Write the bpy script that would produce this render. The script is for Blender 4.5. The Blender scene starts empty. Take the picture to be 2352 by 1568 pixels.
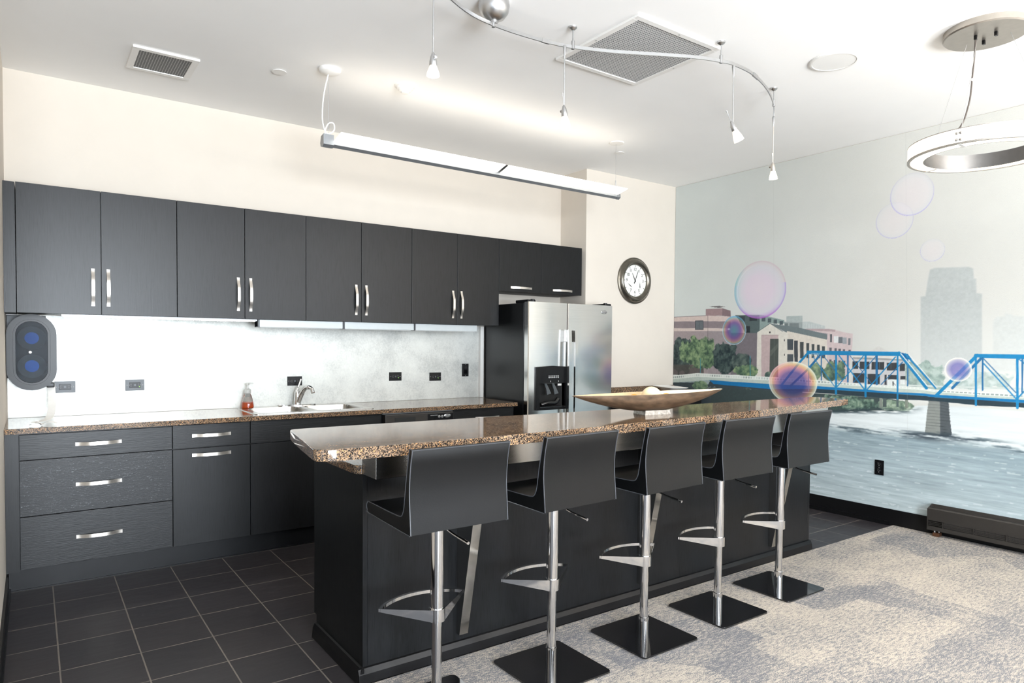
import bpy, bmesh, math, random
import numpy as np
from mathutils import Vector, Matrix
PI = math.pi
sc = bpy.context.scene
col = sc.collection

# ------------------------------------------------------------ camera, world, light, exposure
def make_camera():
    yaw, pitch, roll = -0.62373, -0.02912, 0.0082
    f = Vector((-math.sin(yaw)*math.cos(pitch), math.cos(yaw)*math.cos(pitch), math.sin(pitch)))
    r = Vector((math.cos(yaw), math.sin(yaw), 0))
    u = r.cross(f)
    r2 = r*math.cos(roll) + u*math.sin(roll)
    u2 = -r*math.sin(roll) + u*math.cos(roll)
    cd = bpy.data.cameras.new('camera'); co = bpy.data.objects.new('camera', cd); col.objects.link(co)
    m = Matrix((r2, u2, -f)).transposed().to_4x4(); m.translation = Vector((0.12832, -5.2054, 1.39118))
    co.matrix_world = m
    cd.sensor_width = 36; cd.lens = 1556.953/2352*36
    cd.shift_x = -17.872/2352; cd.shift_y = 52.817/2352
    cd.clip_start = 0.02
    sc.camera = co
make_camera()

def lin(*c):
    return tuple((x/255/12.92 if x/255 <= .04045 else ((x/255+.055)/1.055)**2.4) for x in c)

wd = bpy.data.worlds.new('sky'); sc.world = wd; wd.use_nodes = True
bg = wd.node_tree.nodes['Background']; bg.inputs[0].default_value = (.78, .88, 1, 1); bg.inputs[1].default_value = 1.0

def area(name, loc, direction, sx, sy, power, color):
    d = bpy.data.lights.new(name, 'AREA'); d.shape = 'RECTANGLE'; d.size = sx; d.size_y = sy
    d.energy = power; d.color = color
    o = bpy.data.objects.new(name, d); col.objects.link(o); o.location = loc
    o.rotation_euler = Vector(direction).to_track_quat('-Z', 'Y').to_euler()
    return o
# daylight through the two big windows behind the viewer and the side window of the wide part of the room
area('daylight_rear_left', (0.62, -9.12, 1.43), (0, 1, 0), 2.2, 2.6, 1250, (.84, .92, 1))
area('daylight_rear_right', (4.5, -9.12, 1.43), (0, 1, 0), 1.75, 2.6, 230, (.9, .95, 1))
area('daylight_side', (-2.32, -6.6, 1.43), (1, 0, 0), 3.2, 2.6, 60, (.88, .94, 1))
# unseen fill lights added behind the viewer to brighten the ceiling
area('ceiling_fill_left', (1.2, -7.2, 2.2), (0, 0, 1), 2.4, .4, 380, (1, .98, .95))
area('ceiling_fill_right', (4.0, -6.4, 2.2), (0, 0, 1), .4, 2.4, 380, (1, .98, .95))

sc.view_settings.view_transform = 'Standard'; sc.view_settings.look = 'None'
sc.view_settings.gamma = 1; sc.view_settings.exposure = -0.52; sc.view_settings.use_curve_mapping = False
sc.cycles.use_denoising = True
sc.cycles.max_bounces = 10; sc.cycles.diffuse_bounces = 5; sc.cycles.glossy_bounces = 5
sc.cycles.transparent_max_bounces = 12; sc.cycles.sample_clamp_indirect = 6

# ------------------------------------------------------------ materials
def nt(name):
    m = bpy.data.materials.new(name); m.use_nodes = True
    n = m.node_tree.nodes; l = m.node_tree.links
    return m, n, l, n['Principled BSDF']
def node(n, kind, **kw):
    x = n.new(kind)
    for k, v in kw.items():
        if k.startswith('_'): setattr(x, k[1:], v)
        else: x.inputs[k.replace('0', ' ')].default_value = v
    return x
def ramp(n, stops, interp='LINEAR'):
    r = n.new('ShaderNodeValToRGB'); r.color_ramp.interpolation = interp
    e = r.color_ramp.elements
    while len(e) < len(stops): e.new(.5)
    for q, (p, c) in zip(e, stops): q.position = p; q.color = (*c, 1) if len(c) == 3 else c
    return r
def coords(n, l, scale=(1, 1, 1), loc=(0, 0, 0), rot=(0, 0, 0), rnd=False):
    t = n.new('ShaderNodeTexCoord'); mp = n.new('ShaderNodeMapping')
    mp.inputs['Scale'].default_value = scale; mp.inputs['Location'].default_value = loc; mp.inputs['Rotation'].default_value = rot
    if rnd:
        oi = n.new('ShaderNodeObjectInfo'); mu = n.new('ShaderNodeVectorMath'); mu.operation = 'SCALE'
        mu.inputs[0].default_value = (13.1, 7.7, 5.3); l.new(oi.outputs['Random'], mu.inputs['Scale'])
        ad = n.new('ShaderNodeVectorMath'); l.new(t.outputs['Object'], ad.inputs[0]); l.new(mu.outputs[0], ad.inputs[1])
        l.new(ad.outputs[0], mp.inputs[0])
    else: l.new(t.outputs['Object'], mp.inputs[0])
    return mp
def simple(name, rgb, rough=.5, metal=0.0, var=.06, scale=30, bump=0.0, spec=.5, coat=0.0, emit=None, estr=0.0, trans=0.0, ior=1.45, stretch=(1, 1, 1)):
    m, n, l, b = nt(name)
    c = lin(*rgb)
    mp = coords(n, l, stretch)
    nz = node(n, 'ShaderNodeTexNoise', Scale=scale, Detail=4.0); l.new(mp.outputs[0], nz.inputs['Vector'])
    r = ramp(n, [(.3, tuple(x*(1-var) for x in c)), (.7, tuple(min(1, x*(1+var)) for x in c))])
    l.new(nz.outputs['Fac'], r.inputs[0]); l.new(r.outputs[0], b.inputs['Base Color'])
    b.inputs['Roughness'].default_value = rough; b.inputs['Metallic'].default_value = metal
    b.inputs['Specular IOR Level'].default_value = spec; b.inputs['Coat Weight'].default_value = coat
    b.inputs['IOR'].default_value = ior
    if trans: b.inputs['Transmission Weight'].default_value = trans
    if bump:
        bp = node(n, 'ShaderNodeBump', Strength=bump, Distance=.002); l.new(nz.outputs['Fac'], bp.inputs['Height']); l.new(bp.outputs[0], b.inputs['Normal'])
    if emit: b.inputs['Emission Color'].default_value = (*lin(*emit), 1); b.inputs['Emission Strength'].default_value = estr
    return m

def oak(name, horiz, rough=.35, pale=False, spec=.3):
    m, n, l, b = nt(name)
    # long pores of the grain, then the broad cathedral figure that gathers them
    mp = coords(n, l, (75, 30, 420) if pale else (14, 30, 330) if horiz else (330, 60, 11), rnd=True)
    n1 = node(n, 'ShaderNodeTexNoise', Scale=1.0, Detail=3.0, Roughness=.6); l.new(mp.outputs[0], n1.inputs['Vector'])
    mp2 = coords(n, l, (.9, 2, 7) if horiz else (7, 2, .9), rnd=True)
    w = node(n, 'ShaderNodeTexNoise', Scale=1.5, Detail=2.0, Distortion=.6); l.new(mp2.outputs[0], w.inputs['Vector'])
    sn = node(n, 'ShaderNodeMath', _operation='MULTIPLY'); l.new(w.outputs['Fac'], sn.inputs[0]); sn.inputs[1].default_value = 75
    si = node(n, 'ShaderNodeMath', _operation='SINE'); l.new(sn.outputs[0], si.inputs[0])
    mx = node(n, 'ShaderNodeMath', _operation='MULTIPLY_ADD'); l.new(si.outputs[0], mx.inputs[0]); mx.inputs[1].default_value = .035
    l.new(n1.outputs['Fac'], mx.inputs[2])
    if pale: r = ramp(n, [(.50, lin(17, 18, 20)), (.64, lin(22, 23, 25)), (.74, lin(110, 115, 118))])
    else: r = ramp(n, [(.34, lin(6, 6, 7)), (.44, lin(16, 17, 18)), (.7, lin(21, 22, 24))])
    l.new(mx.outputs[0], r.inputs[0]); l.new(r.outputs[0], b.inputs['Base Color'])
    b.inputs['Roughness'].default_value = rough; b.inputs['Specular IOR Level'].default_value = spec
    bp = node(n, 'ShaderNodeBump', Strength=.6 if horiz else .2, Distance=.001); l.new(mx.outputs[0], bp.inputs['Height']); l.new(bp.outputs[0], b.inputs['Normal'])
    return m
def granite(name):
    m, n, l, b = nt(name)
    mp = coords(n, l)
    v = node(n, 'ShaderNodeTexVoronoi', Scale=310.0); l.new(mp.outputs[0], v.inputs['Vector'])
    sp = n.new('ShaderNodeSeparateColor'); l.new(v.outputs['Color'], sp.inputs[0])
    r = ramp(n, [(0, lin(36, 34, 33)), (.27, lin(76, 65, 56)), (.46, lin(116, 98, 82)), (.70, lin(148, 125, 102)), (.92, lin(184, 140, 96))], 'CONSTANT')
    l.new(sp.outputs[0], r.inputs[0])
    nz = node(n, 'ShaderNodeTexNoise', Scale=9.0, Detail=3.0); l.new(mp.outputs[0], nz.inputs['Vector'])
    r2 = ramp(n, [(.3, (.75, .75, .75)), (.7, (1.1, 1.05, 1.0))]); l.new(nz.outputs['Fac'], r2.inputs[0])
    mx = n.new('ShaderNodeMix'); mx.data_type = 'RGBA'; mx.blend_type = 'MULTIPLY'; mx.inputs[0].default_value = 1
    l.new(r.outputs[0], mx.inputs[6]); l.new(r2.outputs[0], mx.inputs[7]); l.new(mx.outputs[2], b.inputs['Base Color'])
    b.inputs['Roughness'].default_value = .07; b.inputs['Specular IOR Level'].default_value = .5
    return m
def tile():
    m, n, l, b = nt('slate_tile')
    mp = coords(n, l, (1, 1, 1), (-.21+3.0, .877+6.1, 0))
    k = n.new('ShaderNodeTexBrick'); k.offset = 0; k.squash = 1
    k.inputs['Scale'].default_value = 1; k.inputs['Brick Width'].default_value = .3; k.inputs['Row Height'].default_value = .305
    k.inputs['Mortar Size'].default_value = .0034; k.inputs['Mortar Smooth'].default_value = .2
    k.inputs['Color1'].default_value = (*lin(40, 38, 41), 1); k.inputs['Color2'].default_value = (*lin(46, 43, 45), 1); k.inputs['Mortar'].default_value = (*lin(104, 98, 92), 1)
    l.new(mp.outputs[0], k.inputs['Vector'])
    b.inputs['Specular IOR Level'].default_value = .32
    mp2 = coords(n, l, (3, 9, 1)); nz = node(n, 'ShaderNodeTexNoise', Scale=3.0, Detail=6.0); l.new(mp2.outputs[0], nz.inputs['Vector'])
    r2 = ramp(n, [(.3, (.8, .8, .8)), (.7, (1.2, 1.15, 1.12))]); l.new(nz.outputs['Fac'], r2.inputs[0])
    mx = n.new('ShaderNodeMix'); mx.data_type = 'RGBA'; mx.blend_type = 'MULTIPLY'; mx.inputs[0].default_value = 1
    l.new(k.outputs['Color'], mx.inputs[6]); l.new(r2.outputs[0], mx.inputs[7]); l.new(mx.outputs[2], b.inputs['Base Color'])
    rr = node(n, 'ShaderNodeMapRange'); rr.inputs['To Min'].default_value = .3; rr.inputs['To Max'].default_value = .5
    l.new(nz.outputs['Fac'], rr.inputs[0]); l.new(rr.outputs[0], b.inputs['Roughness'])
    ad = node(n, 'ShaderNodeMath', _operation='MULTIPLY_ADD'); ad.inputs[1].default_value = -1.0
    l.new(k.outputs['Fac'], ad.inputs[0]); l.new(nz.outputs['Fac'], ad.inputs[2])
    bp = node(n, 'ShaderNodeBump', Strength=.35, Distance=.002); l.new(ad.outputs[0], bp.inputs['Height']); l.new(bp.outputs[0], b.inputs['Normal'])
    return m
def carpet():
    m, n, l, b = nt('mottled_carpet')
    a = coords(n, l, (26, 90, 1)); n1 = node(n, 'ShaderNodeTexNoise', Scale=1.0, Detail=6.0, Roughness=.7); l.new(a.outputs[0], n1.inputs['Vector'])
    a2 = coords(n, l, (2.2, 5, 1)); n2 = node(n, 'ShaderNodeTexNoise', Scale=1.0, Detail=3.0, Roughness=.6); l.new(a2.outputs[0], n2.inputs['Vector'])
    a4 = coords(n, l, (2.1, 2.1, 1), rot=(0, 0, .03)); ch = node(n, 'ShaderNodeTexVoronoi', Scale=1.0, _distance='CHEBYCHEV'); l.new(a4.outputs[0], ch.inputs['Vector'])
    sp = n.new('ShaderNodeSeparateColor'); l.new(ch.outputs['Color'], sp.inputs[0])
    a3 = coords(n, l, (1, 1.6, 1)); n3 = node(n, 'ShaderNodeTexNoise', Scale=170.0, Detail=2.0); l.new(a3.outputs[0], n3.inputs['Vector'])
    def mad(x, k, y):
        q = node(n, 'ShaderNodeMath', _operation='MULTIPLY_ADD'); q.inputs[1].default_value = k; l.new(x, q.inputs[0]); l.new(y, q.inputs[2]); return q.outputs[0]
    v = mad(n2.outputs['Fac'], .32, n1.outputs['Fac']); v = mad(sp.outputs[0], .13, v); v = mad(n3.outputs['Fac'], .9, v)
    mr = node(n, 'ShaderNodeMapRange'); mr.inputs['From Min'].default_value = .84; mr.inputs['From Max'].default_value = 1.56; l.new(v, mr.inputs[0])
    r = ramp(n, [(0, lin(80, 82, 88)), (.4, lin(112, 112, 115)), (.54, lin(166, 157, 146)), (1, lin(194, 183, 168))])
    l.new(mr.outputs[0], r.inputs[0]); l.new(r.outputs[0], b.inputs['Base Color'])
    b.inputs['Roughness'].default_value = .95; b.inputs['Specular IOR Level'].default_value = .15
    bp = node(n, 'ShaderNodeBump', Strength=.5, Distance=.004); l.new(v, bp.inputs['Height']); l.new(bp.outputs[0], b.inputs['Normal'])
    return m
def splash():
    m, n, l, b = nt('brushed_zinc_sheet')
    a = coords(n, l); n1 = node(n, 'ShaderNodeTexNoise', Scale=3.0, Detail=7.0, Roughness=.62); l.new(a.outputs[0], n1.inputs['Vector'])
    n2 = node(n, 'ShaderNodeTexNoise', Scale=90.0, Detail=4.0); l.new(a.outputs[0], n2.inputs['Vector'])
    s = node(n, 'ShaderNodeMath', _operation='MULTIPLY_ADD'); s.inputs[1].default_value = .35; l.new(n2.outputs['Fac'], s.inputs[0]); l.new(n1.outputs['Fac'], s.inputs[2])
    r = ramp(n, [(.45, lin(170, 172, 169)), (.68, lin(204, 205, 200)), (.9, lin(218, 219, 213))]); l.new(s.outputs[0], r.inputs[0]); l.new(r.outputs[0], b.inputs['Base Color'])
    b.inputs['Roughness'].default_value = .38; b.inputs['Metallic'].default_value = .25
    return m
def perforated(name, sx, sy, light, dark, ax='XY', frac=.42):
    m, n, l, b = nt(name)
    t = n.new('ShaderNodeTexCoord'); sp = n.new('ShaderNodeSeparateXYZ'); l.new(t.outputs['Object'], sp.inputs[0])
    out = []
    for ch, s in zip(ax, (sx, sy)):
        d = node(n, 'ShaderNodeMath', _operation='DIVIDE'); l.new(sp.outputs[ch], d.inputs[0]); d.inputs[1].default_value = s
        f = node(n, 'ShaderNodeMath', _operation='FRACT'); l.new(d.outputs[0], f.inputs[0])
        g = node(n, 'ShaderNodeMath', _operation='GREATER_THAN'); l.new(f.outputs[0], g.inputs[0]); g.inputs[1].default_value = frac
        out.append(g)
    mu = node(n, 'ShaderNodeMath', _operation='MULTIPLY'); l.new(out[0].outputs[0], mu.inputs[0]); l.new(out[1].outputs[0], mu.inputs[1])
    r = ramp(n, [(0, lin(*light)), (1, lin(*dark))]); l.new(mu.outputs[0], r.inputs[0]); l.new(r.outputs[0], b.inputs['Base Color'])
    b.inputs['Roughness'].default_value = .6
    return m
def brushed(name, rgb, rough, stretch):
    m, n, l, b = nt(name)
    a = coords(n, l, stretch); nz = node(n, 'ShaderNodeTexNoise', Scale=1.0, Detail=6.0, Roughness=.7); l.new(a.outputs[0], nz.inputs['Vector'])
    c = lin(*rgb); r = ramp(n, [(.3, tuple(x*.9 for x in c)), (.7, c)]); l.new(nz.outputs['Fac'], r.inputs[0]); l.new(r.outputs[0], b.inputs['Base Color'])
    mr = node(n, 'ShaderNodeMapRange'); mr.inputs['To Min'].default_value = rough*.8; mr.inputs['To Max'].default_value = rough*1.25
    l.new(nz.outputs['Fac'], mr.inputs[0]); l.new(mr.outputs[0], b.inputs['Roughness']); b.inputs['Metallic'].default_value = 1
    return m
def mural_mat():
    m, n, l, b = nt('mural_paint')
    a = n.new('ShaderNodeVertexColor'); a.layer_name = 'paint'
    l.new(a.outputs['Color'], b.inputs['Base Color']); b.inputs['Roughness'].default_value = .8; b.inputs['Specular IOR Level'].default_value = .2
    cv = coords(n, l, (1, 1, 2.2)); nz = node(n, 'ShaderNodeTexNoise', Scale=130.0, Detail=4.0); l.new(cv.outputs[0], nz.inputs['Vector'])
    bp = node(n, 'ShaderNodeBump', Strength=.55, Distance=.003); l.new(nz.outputs['Fac'], bp.inputs['Height']); l.new(bp.outputs[0], b.inputs['Normal'])
    return m
def lampmat(name, rgb, strength, base=(250, 248, 240)):
    return simple(name, base, .5, var=.01, emit=rgb, estr=strength)

M = dict(
    wall=simple('cream_wall_paint', (212, 203, 191), .75, var=.012, scale=6, bump=.03, spec=.3),
    wall_dark=simple('darkened_unseen_wall', (104, 104, 106), .8, var=.02, scale=6), ceil=simple('white_ceiling_paint', (246, 245, 243), .85, var=.008, scale=4, spec=.2),  # wall_dark: unseen walls, darkened to tone down reflections in the black surfaces
    oak_v=oak('black_oak_upright', False), oak_h=oak('black_oak_level', True), oak_pale=oak('black_oak_pale_pores', True, pale=True), oak_dark=oak('black_oak_island', False, .3, spec=.22),
    cab_in=simple('cabinet_underside', (70, 70, 70), .6), granite=granite('brown_granite'), tile=tile(), carpet=carpet(), splash=splash(),
    steel=brushed('brushed_steel', (240, 239, 236), .17, (2, 2, 300)), steel_h=brushed('brushed_steel_level', (186, 184, 180), .2, (8, 8, 160)),
    nickel=brushed('satin_nickel', (226, 219, 210), .36, (60, 60, 60)), chrome=simple('chrome', (226, 226, 226), .06, 1, var=.02),
    satin=simple('satin_silver', (196, 196, 196), .33, 1, var=.04), pale_alu=simple('pale_aluminium', (172, 178, 180), .4, .3, var=.02), alu=simple('grey_aluminium', (150, 153, 156), .4, .7, var=.03),
    black=simple('black_plastic', (12, 12, 14), .33, var=.1, spec=.3), black_gloss=simple('black_gloss', (14, 14, 16), .08, var=.05, coat=.3),
    fridge_side=simple('black_textured_enamel', (20, 21, 22), .3, var=.1, scale=120, bump=.25), base_black=simple('black_vinyl_base', (13, 13, 14), .3, var=.1, scale=20, bump=.1, spec=.25),
    toe=simple('black_toe_kick', (18, 19, 21), .33, var=.15, scale=12, bump=.12, spec=.3),
    leather=simple('black_leather', (11, 12, 13), .33, var=.08, scale=240, bump=.1, spec=.25), piping=simple('leather_edge', (62, 64, 68), .4, var=.1),
    white=simple('white_plastic', (238, 237, 234), .5, var=.01), white_metal=simple('white_enamel', (232, 230, 226), .45, var=.01),
    grey_plate=simple('slate_plastic', (70, 74, 78), .4, var=.05), slot=simple('dark_slot', (12, 12, 12), .6),
    lamp_line=lampmat('glowing_acrylic', (255, 246, 232), 5.0), lamp_ring=lampmat('glowing_frosted_acrylic', (255, 236, 208), 2.4),
    lamp_up=lampmat('uplight_lens', (255, 243, 228), 6.5), lamp_ring_up=lampmat('ring_upper_lens', (255, 236, 212), 3.2), lamp_spot=lampmat('spot_lamp', (255, 238, 210), 22.0), led=lampmat('under_cabinet_led', (250, 250, 244), 46.0),
    green_led=lampmat('indicator_green', (150, 220, 90), 1.5, (120, 190, 70)),
    frost=simple('frosted_glass', (235, 235, 232), .35, trans=.75, var=.02), lit_shade=simple('lit_frosted_shade', (240, 238, 232), .4, trans=.4, var=.02, emit=(255, 244, 226), estr=.55), glass=simple('clear_plastic', (240, 242, 242), .05, trans=1.0, var=.0),
    smoke=simple('smoked_window', (190, 198, 206), .1, trans=1.0, var=.03, ior=1.08), soap=simple('orange_soap', (240, 96, 20), .1, trans=.55, var=.05),
    paper=simple('paper', (226, 224, 220), .9, var=.03), blue=simple('blue_core', (52, 112, 205), .5, var=.15, scale=12),
    roll=simple('grey_paper_roll', (96, 102, 106), .7, var=.2, scale=14),
    clock_face=simple('clock_dial', (236, 234, 226), .5, var=.01), ink=simple('printed_ink', (44, 44, 46), .6), pale_ink=simple('pale_print', (206, 206, 204), .5),
    grey_ink=simple('grey_print', (120, 120, 120), .5),
    pewter=simple('pewter_rim', (112, 107, 98), .27, .9, var=.1), bronze=simple('dark_bronze_enamel', (44, 41, 38), .42, .2, var=.06),
    copper=simple('brown_pipe_fitting', (96, 66, 48), .35, .6), bowl=simple('hammered_bronze', (88, 70, 54), .42, .35, var=.45, scale=22, bump=.5, stretch=(.6, 2, 2)),
    bowl_in=simple('polished_bronze_inside', (222, 198, 164), .33, .6, var=.15, scale=14), bowl_foot=simple('hammered_silver', (150, 146, 140), .35, .9, var=.3, scale=70, bump=.8),
    ball=simple('mottled_shell_ball', (222, 206, 170), .4, var=.14, scale=26, bump=.05), amber=simple('amber_ball', (214, 150, 64), .3, var=.3, scale=22),
    vent=perforated('vent_grille', .0125, .0165, (196, 196, 194), (52, 56, 64), 'XY', .5), vent_s=perforated('vent_louvre', .014, .0115, (150, 150, 148), (38, 40, 42), 'XY', .30),
    heat_grille=perforated('heater_grille', .0085, .011, (74, 68, 62), (12, 12, 12), 'YZ', .42), speaker=simple('speaker_mesh', (230, 229, 226), .8, var=.02, scale=300),
    mural=mural_mat(), cord=simple('dark_cord', (78, 70, 64), .5), ring_metal=simple('ring_gunmetal', (120, 118, 116), .3, .85, var=.06), canopy=simple('satin_canopy', (170, 164, 156), .3, .85, var=.04),
)

# ------------------------------------------------------------ mesh helpers
class MB:
    """one bmesh in world coordinates, linked as one object"""
    def __init__(s): s.bm = bmesh.new(); s.bev = False
    def _m(s, faces, mi):
        for f in faces: f.material_index = mi
    def box(s, x0, x1, y0, y1, z0, z1, bev=0.0, mi=0, seg=2):
        r = bmesh.ops.create_cube(s.bm, size=1); vs = r['verts']
        for v in vs: v.co = Vector(((x0+x1)/2+v.co.x*(x1-x0), (y0+y1)/2+v.co.y*(y1-y0), (z0+z1)/2+v.co.z*(z1-z0)))
        fs = {f for v in vs for f in v.link_faces}; s._m(fs, mi)
        if bev:
            s.bev = True
            es = list({e for v in vs for e in v.link_edges})
            g = bmesh.ops.bevel(s.bm, geom=es, offset=bev, segments=seg, affect='EDGES', profile=.5); s._m(g['faces'], mi)
        return s
    def tube(s, pts, r, seg=10, mi=0, caps=True):
        pts = [Vector(p) for p in pts]; rings = []
        rr = r if isinstance(r, (list, tuple)) else [r]*len(pts)
        t0 = (pts[1]-pts[0]).normalized(); a = t0.orthogonal().normalized()
        for i, p in enumerate(pts):
            t = (pts[min(i+1, len(pts)-1)]-pts[max(i-1, 0)]).normalized()
            a = (a - t*a.dot(t)).normalized(); b = t.cross(a)
            rings.append([s.bm.verts.new(p+(a*math.cos(2*PI*k/seg)+b*math.sin(2*PI*k/seg))*rr[i]) for k in range(seg)])
        fs = []
        for A, B in zip(rings, rings[1:]):
            for k in range(seg): fs.append(s.bm.faces.new((A[k], A[(k+1) % seg], B[(k+1) % seg], B[k])))
        if caps: fs.append(s.bm.faces.new(rings[0][::-1])); fs.append(s.bm.faces.new(rings[-1]))
        s._m(fs, mi); return s
    def cyl(s, p0, p1, r, seg=24, mi=0): return s.tube([p0, p1], r, seg, mi)
    def lathe(s, prof, c, axis='z', seg=32, mi=0, sx=1.0, sy=1.0):
        c = Vector(c); rings = []
        def P(r, h, t):
            a, b = r*math.cos(t)*sx, r*math.sin(t)*sy
            return c + {'z': Vector((a, b, h)), 'y': Vector((a, h, b)), 'x': Vector((h, a, b))}[axis]
        for r, h in prof:
            rings.append([s.bm.verts.new(P(0, h, 0))] if r < 1e-6 else [s.bm.verts.new(P(r, h, 2*PI*k/seg)) for k in range(seg)])
        fs = []
        for A, B in zip(rings, rings[1:]):
            for k in range(seg):
                k2 = (k+1) % seg
                q = [A[k % len(A)], A[k2 % len(A)], B[k2 % len(B)], B[k % len(B)]]
                q = [v for i, v in enumerate(q) if v not in q[:i]]
                if len(q) > 2: fs.append(s.bm.faces.new(q))
        for A, flip in ((rings[0], True), (rings[-1], False)):
            if len(A) > 1 and prof[0] != prof[-1]: fs.append(s.bm.faces.new(A[::-1] if flip else A))
        s._m(fs, mi); return s
    def prism(s, poly, a0, a1, axis='z', mi=0, bev=0.0):
        f = {'z': lambda u, v, h: (u, v, h), 'y': lambda u, v, h: (u, h, v), 'x': lambda u, v, h: (h, u, v)}[axis]
        A = [s.bm.verts.new(f(u, v, a0)) for u, v in poly]; B = [s.bm.verts.new(f(u, v, a1)) for u, v in poly]
        n = len(poly); fs = [s.bm.faces.new(A[::-1]), s.bm.faces.new(B)]
        for k in range(n): fs.append(s.bm.faces.new((A[k], A[(k+1) % n], B[(k+1) % n], B[k])))
        s._m(fs, mi)
        if bev:
            s.bev = True
            es = list(set(fs[0].edges) | set(fs[1].edges))
            g = bmesh.ops.bevel(s.bm, geom=es, offset=bev, segments=2, affect='EDGES', profile=.5); s._m(g['faces'], mi)
        return s
    def strip(s, path, side, w, t, mi=0, closed=False):
        """flat bar: rectangle w (along side) by t swept along path"""
        path = [Vector(p) for p in path]; n = len(path); ring = []
        ww = w if isinstance(w, (list, tuple)) else [w]*n
        for i, p in enumerate(path):
            tg = (path[(i+1) % n if closed else min(i+1, n-1)]-path[(i-1) % n if closed else max(i-1, 0)]).normalized()
            sd = Vector(side); sd = (sd-tg*sd.dot(tg)).normalized(); nn = tg.cross(sd)
            ring.append([s.bm.verts.new(p+sd*a*ww[i]/2+nn*b*t/2) for a, b in ((-1, -1), (1, -1), (1, 1), (-1, 1))])
        fs = []
        for i in range(n if closed else n-1):
            A, B = ring[i], ring[(i+1) % n]
            for k in range(4): fs.append(s.bm.faces.new((A[k], A[(k+1) % 4], B[(k+1) % 4], B[k])))
        if not closed: fs += [s.bm.faces.new(ring[0][::-1]), s.bm.faces.new(ring[-1])]
        s._m(fs, mi); return s
    def sphere(s, c, r, mi=0, seg=24):
        g = bmesh.ops.create_uvsphere(s.bm, u_segments=seg, v_segments=seg//2, radius=r, matrix=Matrix.Translation(c)); s._m({f for v in g['verts'] for f in v.link_faces}, mi); return s
    def text(s, txt, size, matrix, depth=.0006, mi=0):
        cu = bpy.data.curves.new('t', 'FONT'); cu.body = txt; cu.size = size; cu.align_x = 'CENTER'; cu.align_y = 'CENTER'; cu.extrude = depth; cu.resolution_u = 2
        o = bpy.data.objects.new('t', cu); col.objects.link(o)
        me = o.to_mesh(); n0 = len(s.bm.faces); nv = len(s.bm.verts); s.bm.from_mesh(me); o.to_mesh_clear()
        s.bm.verts.ensure_lookup_table(); s.bm.faces.ensure_lookup_table()
        for v in s.bm.verts[nv:]: v.co = matrix @ v.co
        s._m(s.bm.faces[n0:], mi)
        bpy.data.objects.remove(o); bpy.data.curves.remove(cu); return s
    def build(s, name, mats, parent=None, smooth=True, origin=None, angle=35):
        bmesh.ops.recalc_face_normals(s.bm, faces=s.bm.faces)
        off = parent_loc(parent) if parent else Vector(origin or (0, 0, 0))
        for v in s.bm.verts: v.co -= off
        me = bpy.data.meshes.new(name); s.bm.to_mesh(me); s.bm.free()
        for m in (mats if isinstance(mats, (list, tuple)) else [mats]): me.materials.append(M[m])
        if smooth:
            me.polygons.foreach_set('use_smooth', [True]*len(me.polygons)); me.set_sharp_from_angle(angle=math.radians(angle))
        o = bpy.data.objects.new(name, me); col.objects.link(o)
        if smooth and s.bev:
            w = o.modifiers.new('normals', 'WEIGHTED_NORMAL'); w.keep_sharp = True; w.weight = 100
        if parent: o.parent = parent
        else: o.location = off
        return o
def parent_loc(o):
    v = Vector((0, 0, 0))
    while o: v += Vector(o.location); o = o.parent
    return v
def thing(name, loc, label, cat, group=None):
    o = bpy.data.objects.new(name, None); col.objects.link(o); o.location = loc; o.empty_display_size = .1
    return tag(o, label, cat, group)
def tag(o, label, cat, group=None):
    o['label'] = label; o['category'] = cat
    if group: o['group'] = group
    return o
def struct(o): o['kind'] = 'structure'; return o
def copy_tree(o, delta=(0, 0, 0), parent=None):
    c = o.copy(); col.objects.link(c)
    if parent: c.parent = parent
    else: c.location = Vector(o.location)+Vector(delta)
    for ch in list(o.children): copy_tree(ch, parent=c)
    return c
def smoothpath(pts, n=6):
    P = [Vector(p) for p in pts]; out = []
    for i in range(len(P)-1):
        a, b, c, d = P[max(i-1, 0)], P[i], P[i+1], P[min(i+2, len(P)-1)]
        for k in range(n):
            t = k/n
            out.append(.5*((2*b)+(c-a)*t+(2*a-5*b+4*c-d)*t*t+(3*b-a-3*c+d)*t**3))
    out.append(P[-1]); return out
def bar_handle(mb, p0, p1, out, side, w=.013, t=.004, bow=.024):
    p0, p1, out = Vector(p0), Vector(p1), Vector(out)
    pts = []
    for k in range(17):
        u = k/16; e = min(u, 1-u)
        h = .003+bow*(0.5-0.5*math.cos(PI*min(1, e/.36)))*(.82+.18*math.sin(PI*u))
        pts.append(p0.lerp(p1, u)+out*h)
    return mb.strip(pts, side, w, t)
FY = Matrix(((1, 0, 0), (0, 0, -1), (0, 1, 0))).to_4x4()   # text plane xy -> world xz, facing -y
def face_y(x, y, z): return Matrix.Translation((x, y, z)) @ FY

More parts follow.
